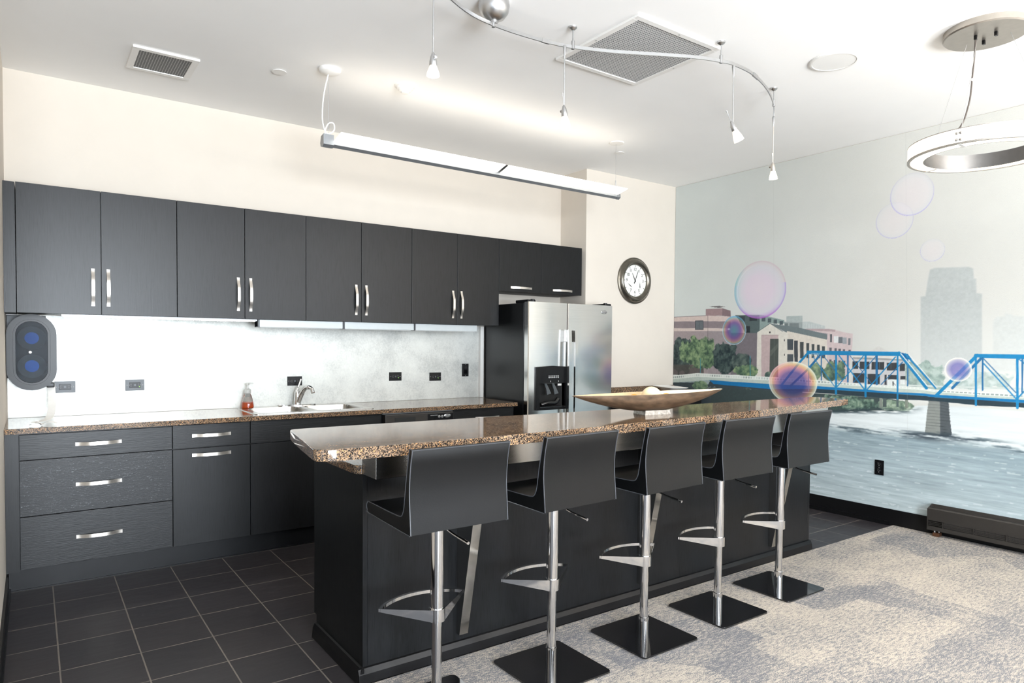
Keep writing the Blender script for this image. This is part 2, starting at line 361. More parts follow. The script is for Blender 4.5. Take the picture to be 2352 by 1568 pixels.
MURAL = [
('p',(176,180,178),0.92,12,[(2816,1215),(2803,1778),(2837,1781),(2848,1876),(2863,1976),(2892,1987),(3123,1975),(3151,1960),(3157,1890),(3172,1885),(3176,1785),(3211,1778),(3225,1230)]),
('p',(192,195,192),0.75,14,[(3293,1232),(3284,1582),(3303,1612),(3354,1614),(3354,1633),(3393,1630),(3401,1617),(3554,1605),(3687,1565),(3695,1247)]),
('fog',[(2699,1493),(3476,1123)]),
('t',(158,174,166),(135,152,146),(182,195,188),1,[2649,3001,1077,1289]),
('t',(182,194,189),(165,178,174),(200,208,204),2,[3014,3400,1101,1240]),
('p',(184,190,188),1,4,[(1738,1664),(1838,1664),(1839,1611),(1904,1612),(2046,1572),(2047,1539),(1741,1543)]),
('p',(160,168,168),1.0,2,[(1738,1651),(1794,1650),(1795,1612),(1739,1613)]),
('p',(135,143,145),1.0,2,[(1739,1600),(1802,1599),(1803,1559),(1740,1560)]),
('l',(170,176,175),1.0,2,3,[(1887,1606),(1888,1553)]),
('l',(170,176,175),1.0,2,3,[(1911,1600),(1912,1553)]),
('l',(170,176,175),1.0,2,3,[(1934,1594),(1935,1553)]),
('l',(170,176,175),1.0,2,3,[(1957,1588),(1958,1552)]),
('l',(170,176,175),1.0,2,3,[(1981,1582),(1981,1552)]),
('l',(170,176,175),1.0,2,3,[(2004,1576),(2004,1552)]),
('l',(170,176,175),1.0,2,3,[(2027,1570),(2027,1551)]),
('p',(196,181,180),1.0,2,[(1803,1548),(2133,1538),(2202,1519),(2288,1503),(2283,1361),(2248,1087),(2007,1136),(2001,1407)]),
('p',(172,155,155),1.0,2,[(1803,1551),(2069,1548),(2139,1538),(2139,1521),(2011,1529),(1803,1537)]),
('p',(160,152,155),1.0,2,[(1865,1529),(2070,1510),(2071,1462),(2032,1462)]),
('p',(88,92,95),1.0,2,[(2092,1502),(2109,1502),(2111,1435),(2094,1435)]),
('p',(212,214,212),1.0,2,[(2126,1485),(2165,1485),(2166,1429),(2128,1429)]),
('p',(108,113,117),1.0,2,[(2165,1477),(2203,1477),(2204,1426),(2166,1426)]),
('p',(150,155,158),1.0,2,[(2203,1473),(2236,1473),(2238,1420),(2204,1420)]),
('p',(120,122,126),1.0,2,[(2249,1468),(2269,1468),(2270,1411),(2250,1411)]),
('p',(98,98,102),1.0,2,[(2088,1389),(2110,1389),(2111,1359),(2089,1359)]),
('p',(98,98,102),1.0,2,[(2133,1384),(2154,1385),(2155,1355),(2134,1355)]),
('p',(98,98,102),1.0,2,[(2168,1381),(2189,1381),(2189,1352),(2168,1352)]),
('p',(98,98,102),1.0,2,[(2205,1377),(2226,1377),(2226,1349),(2205,1349)]),
('p',(98,98,102),1.0,2,[(2254,1372),(2275,1372),(2275,1345),(2255,1345)]),
('p',(92,92,96),1.0,2,[(2091,1289),(2111,1289),(2113,1221),(2092,1220)]),
('p',(92,92,96),1.0,2,[(2129,1286),(2149,1286),(2150,1222),(2130,1221)]),
('p',(92,92,96),1.0,2,[(2170,1283),(2190,1283),(2191,1223),(2171,1222)]),
('p',(92,92,96),1.0,2,[(2210,1280),(2230,1280),(2231,1224),(2211,1224)]),
('p',(156,145,146),1.0,2,[(349,1692),(818,1696),(829,1108),(360,1089)]),
('p',(150,141,143),1.0,2,[(818,1696),(1089,1678),(1100,1119),(829,1108)]),
('p',(202,186,180),1.0,2,[(349,1689),(818,1696),(1089,1678),(1090,1631),(819,1640),(349,1648)]),
('p',(138,128,131),1.0,2,[(349,1648),(819,1640),(1090,1631),(1091,1564),(820,1572),(351,1577)]),
('p',(202,188,182),1.0,2,[(351,1577),(820,1572),(1091,1564),(1092,1537),(821,1543),(351,1546)]),
('l',(126,118,118),1.0,2,5,[(348,1693),(794,1697)]),
('p',(154,133,134),1.0,2,[(790,1760),(989,1762),(991,1689),(792,1696)]),
('p',(132,114,117),1.0,2,[(989,1762),(1087,1735),(1089,1677),(991,1689)]),
('p',(112,108,108),1.0,2,[(830,1784),(943,1789),(1031,1773),(943,1768)]),
('p',(70,74,78),1.0,2,[(658,1651),(763,1648),(765,1556),(660,1557)]),
('p',(104,110,114),1.0,2,[(666,1645),(756,1643),(758,1562),(668,1563)]),
('l',(84,90,95),1.0,2,4,[(712,1646),(714,1560)]),
('l',(96,90,93),1.0,2,4,[(817,1696),(823,1394)]),
('p',(118,112,116),1.0,2,[(1092,1523),(1391,1520),(1399,1131),(1100,1119)]),
('p',(86,99,99),1.0,2,[(1139,1690),(1408,1685),(1411,1514),(1253,1522),(1179,1648)]),
('p',(56,64,68),1.0,2,[(1299,1672),(1382,1670),(1382,1630),(1300,1632)]),
('p',(48,54,58),1.0,2,[(1263,1584),(1307,1583),(1308,1522),(1264,1523)]),
('p',(66,76,78),1.0,2,[(1187,1681),(1248,1679),(1249,1624),(1189,1625)]),
('p',(138,154,150),1.0,2,[(1408,1685),(1449,1680),(1661,1629),(1661,1600),(1523,1605),(1411,1542)]),
('p',(84,95,98),1.0,2,[(1429,1664),(1469,1663),(1470,1623),(1430,1624)]),
('p',(84,95,98),1.0,2,[(1494,1650),(1530,1650),(1531,1612),(1495,1613)]),
('p',(84,95,98),1.0,2,[(1554,1638),(1588,1637),(1589,1599),(1555,1600)]),
('p',(84,95,98),1.0,2,[(1615,1624),(1650,1623),(1651,1589),(1616,1589)]),
('p',(166,174,172),1.0,2,[(1682,1664),(1836,1665),(1838,1609),(1684,1613)]),
('p',(152,160,158),1.0,2,[(1661,1615),(1838,1607),(1839,1555),(1662,1565)]),
('p',(120,128,128),1.0,2,[(1714,1603),(1804,1601),(1805,1558),(1715,1560)]),
('p',(112,120,120),1.0,2,[(1665,1602),(1699,1602),(1700,1569),(1665,1570)]),
('p',(112,122,123),1.0,2,[(1518,1602),(1784,1566),(2066,1501),(2067,1447),(1691,1516)]),
('p',(208,201,190),1.0,2,[(1690,1533),(2067,1455),(2074,1118),(1700,1100)]),
('p',(74,79,80),1.0,2,[(1696,1459),(1751,1459),(1753,1369),(1698,1369)]),
('p',(74,79,80),1.0,2,[(1699,1325),(1754,1326),(1755,1247),(1700,1246)]),
('p',(74,79,80),1.0,2,[(1762,1447),(1798,1447),(1801,1302),(1765,1301)]),
('p',(74,79,80),1.0,2,[(1818,1438),(1853,1438),(1857,1294),(1822,1293)]),
('p',(74,79,80),1.0,2,[(1879,1425),(1905,1425),(1908,1295),(1882,1295)]),
('p',(74,79,80),1.0,2,[(1928,1418),(1953,1418),(1956,1296),(1931,1296)]),
('p',(74,79,80),1.0,2,[(1978,1412),(2003,1412),(2006,1297),(1981,1297)]),
('p',(74,79,80),1.0,2,[(2023,1400),(2050,1400),(2053,1298),(2025,1298)]),
('p',(210,206,196),1.0,2,[(1385,1527),(1519,1605),(1647,1532),(1697,1517),(1706,1123),(1388,1109)]),
('p',(184,166,164),1.0,2,[(1430,1500),(1606,1499),(1614,1119),(1438,1111)]),
('p',(80,86,82),1.0,2,[(1522,1464),(1608,1464),(1611,1119),(1522,1115)]),
('p',(104,110,102),0.6,6,[(1528,1356),(1606,1427),(1605,1385),(1526,1300)]),
('p',(58,60,62),1.0,2,[(1509,1530),(1527,1530),(1527,1515),(1509,1515)]),
('l',(104,112,114),1.0,2,6,[(1385,1526),(1519,1604),(1647,1530)]),
('p',(60,60,62),1.0,2,[(1662,1459),(1671,1459),(1672,1440),(1663,1440)]),
('p',(60,60,62),1.0,2,[(1665,1329),(1674,1329),(1675,1311),(1665,1311)]),
('p',(76,82,86),1.0,2,[(1695,1459),(1753,1458),(1755,1364),(1697,1364)]),
('p',(80,86,90),1.0,2,[(1697,1327),(1756,1328),(1757,1259),(1699,1258)]),
('p',(72,76,80),1.0,2,[(1765,1445),(1797,1445),(1801,1260),(1769,1260)]),
('l',(140,128,128),1.0,2,3,[(1430,1498),(1606,1497)]),
('p',(200,198,193),1.0,2,[(2415,1357),(2499,1406),(2576,1359),(2577,1319),(2416,1316)]),
('p',(190,188,188),1.0,2,[(2286,1305),(2700,1293),(2711,1077),(2291,1077)]),
('p',(150,150,148),1.0,2,[(2298,1314),(2683,1305),(2686,1291),(2286,1299)]),
('p',(206,204,198),1.0,2,[(2327,1332),(2640,1332),(2683,1304),(2298,1313)]),
('p',(62,65,68),1.0,2,[(2289,1278),(2337,1280),(2339,1218),(2291,1216)]),
('p',(62,65,68),1.0,2,[(2349,1277),(2428,1279),(2429,1219),(2351,1216)]),
('p',(62,65,68),1.0,2,[(2445,1276),(2545,1279),(2546,1218),(2447,1215)]),
('p',(62,65,68),1.0,2,[(2564,1274),(2641,1276),(2642,1216),(2566,1213)]),
('p',(62,65,68),1.0,2,[(2663,1268),(2702,1269),(2703,1212),(2664,1211)]),
('p',(62,65,68),1.0,2,[(2298,1181),(2390,1184),(2391,1107),(2299,1102)]),
('p',(62,65,68),1.0,2,[(2416,1180),(2513,1184),(2515,1102),(2418,1097)]),
('p',(62,65,68),1.0,2,[(2550,1179),(2566,1180),(2568,1100),(2552,1100)]),
('p',(62,65,68),1.0,2,[(2578,1178),(2643,1180),(2644,1145),(2578,1142)]),
('p',(62,65,68),1.0,2,[(2670,1173),(2708,1175),(2708,1147),(2671,1146)]),
('l',(98,104,108),1.0,2,3,[(2388,1272),(2389,1220)]),
('l',(98,104,108),1.0,2,3,[(2468,1274),(2470,1222)]),
('l',(98,104,108),1.0,2,3,[(2508,1275),(2509,1224)]),
('l',(98,104,108),1.0,2,3,[(2597,1277),(2598,1227)]),
('p',(216,220,217),1.0,2,[(2574,1142),(2642,1145),(2644,1093),(2575,1089)]),
('p',(216,220,217),1.0,2,[(2671,1146),(2704,1147),(2705,1094),(2672,1092)]),
('l',(40,42,44),1.0,2,8,[(2616,1126),(2617,1097)]),
('l',(40,42,44),1.0,2,3,[(2617,1120),(2635,1101)]),
('t',(66,80,79),(44,56,58),(88,102,98),3,[352,619,1100,1514]),
('p',(84,80,77),0.8,2,[(358,1195),(775,1207),(777,1106),(360,1089)]),
('t',(100,122,94),(62,82,72),(136,155,120),4,[458,955,1167,1481]),
('t',(58,73,73),(38,50,54),(82,96,92),5,[894,1164,1114,1433]),
('t',(70,84,82),(50,62,64),(96,108,100),6,[1115,1319,1143,1329]),
('t',(104,126,98),(70,92,80),(140,156,118),7,[1144,1420,1111,1233]),
('t',(90,108,98),(70,88,84),(120,136,118),8,[1476,1550,1109,1163]),
('t',(124,143,116),(92,112,98),(160,174,140),9,[1898,2034,1106,1247]),
('t',(92,114,98),(66,86,80),(128,146,116),10,[2017,2236,1104,1278]),
('l',(70,140,150),1.0,2,7,[(732,1265),(736,1085)]),
('l',(70,140,150),1.0,2,7,[(1314,1303),(1318,1106)]),
('p',(66,76,80),1,4,[(350,1064),(709,1087),(864,1059),(1543,1059),(1850,1041),(1854,871),(356,753)]),
('p',(150,163,163),1.0,2,[(350,1056),(709,1087),(864,1062),(836,1012),(650,1022),(351,1008)]),
('t',(112,134,108),(82,104,88),(140,158,128),11,[620,818,937,1040]),
('t',(88,96,96),(58,66,68),(130,138,136),12,[788,1035,882,997]),
('t',(90,98,90),(56,64,62),(150,156,146),13,[1193,1547,861,1004]),
('p',(64,76,76),1,5,[(871,985),(1979,996),(2566,995),(2727,976),(2750,922),(2568,898),(2087,847),(876,744)]),
('t',(98,120,106),(58,76,72),(150,166,148),14,[1996,2539,877,997]),
('t',(120,138,120),(90,108,98),(165,178,160),15,[2491,2758,896,982]),
('p',(124,130,122),1.0,2,[(2515,1000),(2538,1002),(2540,916),(2517,914)]),
('p',(78,88,88),1.0,2,[(2542,1002),(2568,1004),(2570,924),(2543,922)]),
('p',(86,99,98),1.0,2,[(2644,995),(2662,996),(2664,933),(2645,932)]),
('p',(122,128,118),1.0,2,[(2708,1002),(2731,1003),(2733,930),(2710,928)]),
('water2',[(2087,855),(3480,965)]),
('p',(134,138,134),1.0,2,[(2881,1024),(2954,1025),(2966,738),(2858,753),(2868,894)]),
('p',(84,90,93),1.0,2,[(2954,1025),(3015,997),(3022,908),(3042,759),(3005,742),(2965,738)]),
('l',(104,108,106),1.0,2,3,[(2876,992),(2954,993)]),
('l',(64,70,74),1.0,2,3,[(2957,993),(3017,981)]),
('l',(104,108,106),1.0,2,3,[(2874,970),(2955,970)]),
('l',(64,70,74),1.0,2,3,[(2957,970),(3020,961)]),
('l',(104,108,106),1.0,2,3,[(2873,947),(2956,948)]),
('l',(64,70,74),1.0,2,3,[(2958,948),(3022,940)]),
('l',(104,108,106),1.0,2,3,[(2871,925),(2956,925)]),
('l',(64,70,74),1.0,2,3,[(2959,925),(3024,920)]),
('l',(104,108,106),1.0,2,3,[(2869,903),(2957,902)]),
('l',(64,70,74),1.0,2,3,[(2959,903),(3026,899)]),
('l',(104,108,106),1.0,2,3,[(2868,881),(2957,880)]),
('l',(64,70,74),1.0,2,3,[(2960,880),(3028,879)]),
('l',(104,108,106),1.0,2,3,[(2866,858),(2958,857)]),
('l',(64,70,74),1.0,2,3,[(2960,857),(3030,858)]),
('l',(104,108,106),1.0,2,3,[(2865,836),(2958,834)]),
('l',(64,70,74),1.0,2,3,[(2961,835),(3032,838)]),
('l',(104,108,106),1.0,2,3,[(2863,814),(2959,812)]),
('l',(64,70,74),1.0,2,3,[(2961,812),(3034,818)]),
('l',(104,108,106),1.0,2,3,[(2861,791),(2959,789)]),
('l',(64,70,74),1.0,2,3,[(2962,789),(3037,797)]),
('l',(104,108,106),1.0,2,3,[(2860,769),(2960,766)]),
('l',(64,70,74),1.0,2,3,[(2962,767),(3039,777)]),
('wline',[(2090,720),(2419,718),(2719,728),(2886,735),(3071,742),(3245,737),(3487,701)]),
('p',(48,64,72),1,2,[(902,1019),(1544,1006),(1983,1035),(2393,1036),(2652,1033),(2836,1032),(2923,1025),(3209,1026),(3479,1025),(4640,1024),(4640,993),(3479,993),(3210,986),(2924,998),(2837,996),(2653,992),(2394,995),(1984,1001),(1544,1003),(902,1017)]),
('p',(196,203,198),1.0,2,[(2654,1109),(2921,1114),(3476,1127),(4640,1135),(4640,1115),(3476,1114),(2922,1100),(2654,1096)]),
('p',(184,194,186),1,2,[(361,1042),(699,1082),(1534,1086),(1982,1082),(2392,1078),(2651,1076),(2835,1074),(2923,1065),(3208,1062),(3478,1060),(4640,1057),(4640,1043),(3478,1045),(3208,1046),(2923,1045),(2835,1049),(2652,1047),(2393,1053),(1982,1059),(1543,1051),(845,1056),(362,1007)]),
('rail',[(360,1079),(698,1120),(1534,1116),(1981,1110),(2392,1095),(2651,1094),(2834,1095),(2922,1082),(3207,1083),(3477,1079),(4640,1076)],[(361,1042),(699,1082),(1534,1086),(1982,1082),(2392,1078),(2651,1076),(2835,1074),(2923,1065),(3208,1062),(3478,1060),(4640,1057)]),
('p',(30,114,162),1,2,[(845,1056),(1543,1051),(1982,1059),(2393,1053),(2652,1047),(2835,1049),(2923,1045),(3208,1046),(3478,1045),(4640,1043),(4640,1024),(3479,1025),(3209,1026),(2923,1025),(2836,1032),(2652,1033),(2393,1036),(1983,1035),(1544,1006),(902,1019)]),
('l',(44,104,146),1.0,2,10,[(2019,1327),(2024,1112)]),
('l',(44,104,146),1.0,2,14,[(2250,1331),(2255,1108)]),
('l',(44,104,146),1.0,2,18,[(2485,1329),(2491,1102)]),
('l',(44,104,146),1.0,2,10,[(2721,1300),(2725,1100)]),
('l',(44,104,146),1.0,2,7,[(2029,1327),(2140,1202),(2211,1121)]),
('l',(44,104,146),1.0,2,6,[(2267,1325),(2390,1176),(2449,1103)]),
('l',(44,104,146),1.0,2,7,[(2479,1323),(2302,1107)]),
('l',(44,104,146),1.0,2,7,[(2684,1282),(2526,1101)]),
('l',(44,104,146),1.0,2,19,[(2009,1327),(1906,1206),(1737,1047)]),
('l',(36,124,168),1.0,2,10,[(2169,1330),(2393,1053)]),
('l',(36,124,168),1.0,2,8,[(2386,1333),(2165,1064)]),
('l',(36,124,168),1.0,2,7,[(1944,1307),(2143,1063)]),
('l',(36,124,168),1.0,2,9,[(2629,1320),(2416,1055)]),
('l',(36,124,168),1.0,2,18,[(2149,1335),(2156,1004)]),
('l',(36,124,168),1.0,2,17,[(2396,1339),(2404,998)]),
('l',(36,124,168),1.0,2,13,[(2645,1338),(2653,995)]),
('l',(36,124,168),1.0,2,8,[(1902,1331),(1909,1012)]),
('p',(36,124,168),1.0,2,[(1886,1361),(2651,1360),(2666,1350),(2661,1328),(2016,1326),(1903,1330),(1883,1325)]),
('p',(30,98,148),1.0,2,[(2661,1357),(2721,1345),(2750,1306),(2701,1301)]),
('l',(36,124,168),1.0,2,20,[(1904,1350),(1813,1251),(1653,1057)]),
('l',(200,210,208),1.0,2,4,[(1925,1316),(1933,1339)]),
('l',(200,210,208),1.0,2,3,[(1938,1316),(1946,1340)]),
('l',(200,210,208),1.0,2,4,[(1952,1317),(1960,1340)]),
('l',(200,210,208),1.0,2,4,[(1965,1317),(1973,1340)]),
('l',(200,210,208),1.0,2,4,[(1978,1317),(1986,1340)]),
('l',(200,210,208),1.0,2,3,[(1991,1317),(1999,1340)]),
('l',(36,124,168),1.0,2,23,[(2655,1352),(2860,1091)]),
('l',(232,236,232),1.0,2,6,[(2669,1348),(2864,1109)]),
('l',(36,124,168),1.0,2,14,[(2703,1344),(2924,1096)]),
('l',(226,230,228),1.0,2,5,[(2728,1341),(2933,1097)]),
('l',(44,104,146),1.0,2,18,[(3037,1101),(3218,1323)]),
('l',(36,124,168),1.0,2,23,[(2934,1044),(3192,1343)]),
('p',(36,124,168),1.0,2,[(3174,1352),(4640,1354),(4640,1325),(3471,1324),(3226,1322),(3170,1337)]),
('l',(44,104,146),1.0,2,7,[(3232,1319),(3430,1093)]),
('l',(36,124,168),1.0,2,9,[(3233,1286),(3433,1051)]),
('l',(36,124,168),1.0,2,8,[(3444,1321),(3501,1273)]),
('l',(36,124,168),1.0,2,9,[(3447,1061),(3564,1217)]),
('l',(44,104,146),1.0,2,11,[(3226,1325),(3231,1098)]),
('l',(44,104,146),1.0,2,10,[(3463,1321),(3468,1097)]),
('l',(36,124,168),1.0,2,14,[(3183,1341),(3192,988)]),
('l',(36,124,168),1.0,2,15,[(3434,1329),(3443,987)]),
('l',(36,124,168),1.0,2,16,[(3693,1334),(3702,984)]),
('l',(36,124,168),1,2,20,[(4080,1318),(4080,930)]),
('l',(36,124,168),1,2,20,[(4400,1318),(4400,930)]),
('l',(36,124,168),1,2,11,[(3760,1300),(4070,960)]),
('l',(36,124,168),1,2,11,[(4090,960),(4390,1290)]),
('l',(170,172,168),0.22,2,4,[(1511,3343),(1605,-5)]),
('l',(170,172,168),0.22,2,4,[(2665,3056),(2749,215)]),
('b','lilac',[1400,1916,274,265]),
('b','deep',[1130,1545,135,138]),
('b','sunset',[1753,1077,235,185]),
('b','violet',[3071,1237,90,87]),
('b','faint',[2596,2382,143,140]),
('b','faint2',[2720,2562,161,163]),
('b','faint',[2877,2121,87,85])]

# ------------------------------------------------------------ the painted mural: a colour grid in wall metres
def fbm(s, z, freq, seed, octs=4):
    rng = np.random.RandomState(seed); tot = np.zeros_like(s); amp = 1.0; norm = 0
    for o in range(octs):
        n = 64; L = rng.rand(n, n)
        x = s*freq; y = z*freq; xi = np.floor(x).astype(int); yi = np.floor(y).astype(int); fx = x-xi; fy = y-yi
        fx = fx*fx*(3-2*fx); fy = fy*fy*(3-2*fy)
        g = lambda a, b: L[(yi+b) % n, (xi+a) % n]
        tot += amp*((g(0, 0)*(1-fx)+g(1, 0)*fx)*(1-fy)+(g(0, 1)*(1-fx)+g(1, 1)*fx)*fy); norm += amp
        amp *= .55; freq *= 2.03
    return tot/norm
def paint_mural():
    sv = np.concatenate([np.arange(.380, 3.47, .004), np.arange(3.474, 4.6, .008)])
    zv = np.concatenate([np.arange(.127, .85, .007), np.arange(.85, 1.76, .0038), np.arange(1.765, 2.76, .005), np.arange(2.77, 3.038, .02), [3.039]])
    S, Z = np.meshgrid(sv, zv); H, Wd = S.shape
    img = np.zeros((H, Wd, 3))
    def C(c): return np.array(c, float)
    # sky, hazier and warmer to the right
    k = np.clip((S-.4)/2.2, 0, 1)[..., None]
    img[:] = C((203, 208, 205))*(1-k)+C((203, 202, 196))*k
    img += ((fbm(S, Z, 2.2, 90)-.5)*7)[..., None]
    def win(s0, s1, z0, z1, pad=.03):
        a, b = np.searchsorted(sv, [s0-pad, s1+pad]); c, d = np.searchsorted(zv, [z0-pad, z1+pad])
        return slice(c, max(d, c+1)), slice(a, max(b, a+1))
    def blend(w, col, al):
        img[w] = img[w]*(1-al[..., None])+(col if isinstance(col, np.ndarray) and col.ndim == 3 else C(col))*al[..., None]
    def segd(s, z, p, q):
        d = q-p; t = np.clip(((s-p[0])*d[0]+(z-p[1])*d[1])/max(d@d, 1e-12), 0, 1)
        return np.hypot(s-p[0]-t*d[0], z-p[1]-t*d[1])
    def poly(pts, col, al, soft):
        p = np.array(pts)/1000.; w = win(p[:, 0].min(), p[:, 0].max(), p[:, 1].min(), p[:, 1].max()); s, z = S[w], Z[w]
        if s.size == 0: return
        ins = np.zeros(s.shape, bool); dist = np.full(s.shape, 9.)
        for i in range(len(p)):
            a, b = p[i], p[(i+1) % len(p)]
            dist = np.minimum(dist, segd(s, z, a, b))
            if a[1] != b[1]: ins ^= ((a[1] > z) != (b[1] > z)) & (s < (b[0]-a[0])*(z-a[1])/(b[1]-a[1])+a[0])
        sd = np.where(ins, dist, -dist); wdt = max(soft, 2)/1000.
        nz = 1+(fbm(s, z, 60, 5, 2)-.5)*.07
        base = np.clip(C(col)*nz[..., None], 0, 255)
        blend(w, base, al*np.clip(sd/wdt+.5, 0, 1))
    for o in MURAL:
        t = o[0]
        if t == 'p': poly(o[4], o[1], o[2], o[3])
        elif t == 'l':
            p = np.array(o[5])/1000.; wd_ = o[4]/1000.
            w = win(p[:, 0].min(), p[:, 0].max(), p[:, 1].min(), p[:, 1].max(), .05); s, z = S[w], Z[w]
            if s.size == 0: continue
            d = np.full(s.shape, 9.)
            for a, b in zip(p, p[1:]): d = np.minimum(d, segd(s, z, a, b))
            nz = 1+(fbm(s, z, 70, 6, 2)-.5)*.09
            blend(w, np.clip(C(o[1])*nz[..., None], 0, 255), o[2]*np.clip((wd_/2-d)/.003+.5, 0, 1))
        elif t == 't':
            s0, s1, z0, z1 = [v/1000. for v in o[5]]; w = win(s0, s1, z0, z1, .02); s, z = S[w], Z[w]
            if s.size == 0: continue
            cx, cz, rx, rz = (s0+s1)/2, (z0+z1)/2, (s1-s0)/2, (z1-z0)/2
            u, v = (s-cx)/rx, (z-cz)/rz
            r = (np.abs(u)**2.4+np.abs(v)**2.4)**(1/2.4)
            e = fbm(s, z, 14, o[4], 5)
            al = np.clip((1.0-r+(e-.52)*.95)*14, 0, 1)
            f1 = fbm(s+.3*o[4], z, 38, o[4]+40, 4); f2 = fbm(s*1.2, z, 18, o[4]+70, 3)
            m = np.clip((f1-.5)*3.2+(f2-.5)*2.6+v*.22, -1, 1)[..., None]
            c = np.where(m > 0, C(o[1])*(1-m)+C(o[3])*m, C(o[1])*(1+m)-C(o[2])*m)
            blend(w, c, al)
        elif t == 'fog':
            k = np.clip((S-2.3)/.4, 0, 1)*np.clip((1.75-Z)/.55, 0, 1)*np.clip((Z-.95)/.05, 0, 1)*.45
            blend((slice(0, H), slice(0, Wd)), (222, 225, 221), k)
        elif t == 'water2':
            w = win(.38, 4.6, .1, 1.19); s, z = S[w], Z[w]
            edge = np.interp(s, [.38, .875, 1.98, 2.1, 2.42, 2.74, 2.80, 2.9, 4.6], [.74, .775, .865, .85, .88, .917, .962, .972, .978])
            st = fbm(s*.7, z*11, 5, 20, 5); st2 = fbm(s*1.2, z*30, 6, 21, 3)
            line = np.interp(s, [.38, 2.09, 2.72, 3.0, 3.49, 4.6], [.71, .722, .728, .722, .700, .66])
            k = np.clip((line+.015-z+(st-.5)*.06)/.05, 0, 1)
            bright = C((212, 218, 218))+((st-.5)*26)[..., None]
            dp = np.clip((line-z)/.6, 0, 1)
            low = (C((140, 156, 162))*(1-dp[..., None])+C((174, 185, 187))*dp[..., None])+((st-.5)*46+(st2-.5)*26)[..., None]
            spark = np.clip((fbm(s*1.5, z*22, 7, 23, 3)-.74)*16, 0, .7)[..., None]
            low = low*(1-spark*.6)+C((226, 230, 230))*spark*.6
            c = np.clip(bright*(1-k[..., None])+low*k[..., None], 0, 240)
            blend(w, c, np.clip((edge-z+(st2-.5)*.02)/.012, 0, 1)*np.ones_like(s))
        elif t == 'wline':
            p = np.array(o[1])/1000.; w = win(.4, p[:, 0].max()+.4, p[:, 1].min()-.1, p[:, 1].max()+.25); s, z = S[w], Z[w]
            zl = np.interp(s, p[:, 0], p[:, 1])
            f = fbm(s*1.6, z*18, 5, 31, 4); d = (z-zl)/.03
            blend(w, (58, 74, 82), (s > 1.7)*np.clip((f-.40)*4.2, 0, 1)*np.exp(-d*d)*.85)
            zb_ = np.interp(s, [.4, .875, 1.98, 2.1, 2.42, 2.74, 2.85], [.74, .775, .865, .85, .88, .912, .93]); d2 = (z-zb_)/.022
            blend(w, (52, 66, 72), np.clip((f-.36)*4.5, 0, 1)*np.exp(-d2*d2)*.9*np.clip((2.85-s)/.15, 0, 1))
            k = np.exp(-((s-2.93)/.2)**2); blend(w, (52, 62, 70), np.clip((f-.30)*4, 0, 1)*k*np.exp(-((z-zl+.005)/.03)**2)*.9)
        elif t == 'rail':
            a = np.array(o[1])/1000.; b = np.array(o[2])/1000.
            w = win(.38, 4.5, min(a[:, 1].min(), b[:, 1].min()), a[:, 1].max()); s, z = S[w], Z[w]
            zt = np.interp(s, a[:, 0], a[:, 1]); zb = np.interp(s, b[:, 0], b[:, 1]); v = (z-zb)/(zt-zb)
            ins = np.clip((zt-z)/.003+.5, 0, 1)*np.clip((z-zb)/.003+.5, 0, 1)
            blend(w, (222, 226, 219), ins)
            cell = (s/.028) % 1; f = fbm(s, z*0, 5, 44, 3)
            dark = (cell > .28)*(v > .22)*(v < .76)*np.clip((f-.42)*4, .15, .9)
            blend(w, (122, 134, 132), np.clip(dark*ins, 0, 1)*.8)
        elif t == 'b':
            kind, (cx, cz, rx, rz) = o[1], [v/1000. for v in o[2]]
            w = win(cx-rx, cx+rx, cz-rz, cz+rz); s, z = S[w], Z[w]
            u, v = (s-cx)/rx, (z-cz)/rz; r = np.hypot(u, v); an = np.arctan2(v, u)
            ins = np.clip((1-r)*60+.5, 0, 1)
            def stops(*q):
                x = [a for a, _, _ in q]
                return np.stack([np.interp(r, x, [c[i] for _, c, _ in q]) for i in range(3)], -1), np.interp(r, x, [a for _, _, a in q])
            if kind == 'lilac':
                c, al = stops((0, (222, 200, 216), .55), (.5, (216, 196, 214), .6), (.8, (206, 200, 214), .45), (.93, (192, 186, 212), .6), (1, (158, 134, 200), .9))
                tint = np.where(v > .2, 1, 0)[..., None]*np.clip(r-.8, 0, .2)[..., None]*5
                c = c*(1-.6*tint)+C((226, 212, 176))*.6*tint
                side = (np.clip(-u-.55, 0, .4)*2.2*np.clip(r-.7, 0, .3)*3)[..., None]; c = c*(1-side)+C((120, 186, 190))*side
                lo = (np.clip(-v-.5, 0, .5)*2*np.clip(r-.82, 0, .2)*5)[..., None]; c = c*(1-lo)+C((176, 96, 188))*lo
            elif kind == 'deep':
                c, al = stops((0, (74, 122, 130), .85), (.3, (84, 104, 138), .85), (.55, (112, 84, 140), .85), (.75, (158, 110, 130), .7), (.87, (170, 160, 120), .6), (.95, (110, 160, 190), .6), (1, (220, 228, 228), .9))
                tp = (np.clip(v-.3, 0, .7)*np.clip(r-.75, 0, .2)*5)[..., None]; c = c*(1-tp)+C((60, 150, 200))*tp
            elif kind == 'sunset':
                c, al = stops((0, (70, 60, 120), .72), (.5, (78, 66, 134), .72), (.72, (196, 120, 140), .66), (.84, (222, 168, 120), .7), (.93, (226, 214, 176), .8), (1, (232, 236, 230), .92))
                lo = np.clip(-v*1.6, 0, 1)[..., None]; c = c*(1-lo)+lo*(C((46, 70, 108))*np.clip(1.1-r[..., None], 0, 1)+c*np.clip(r[..., None]-.1, 0, 1))
                lf = (np.clip(-u, 0, 1)*np.clip(v+.3, 0, 1)*.6)[..., None]; c = c*(1-lf)+C((230, 120, 150))*lf
            elif kind == 'violet':
                c, al = stops((0, (120, 108, 168), .7), (.5, (104, 100, 164), .7), (.8, (166, 160, 190), .6), (.92, (226, 220, 210), .8), (1, (238, 238, 234), .95))
            else:
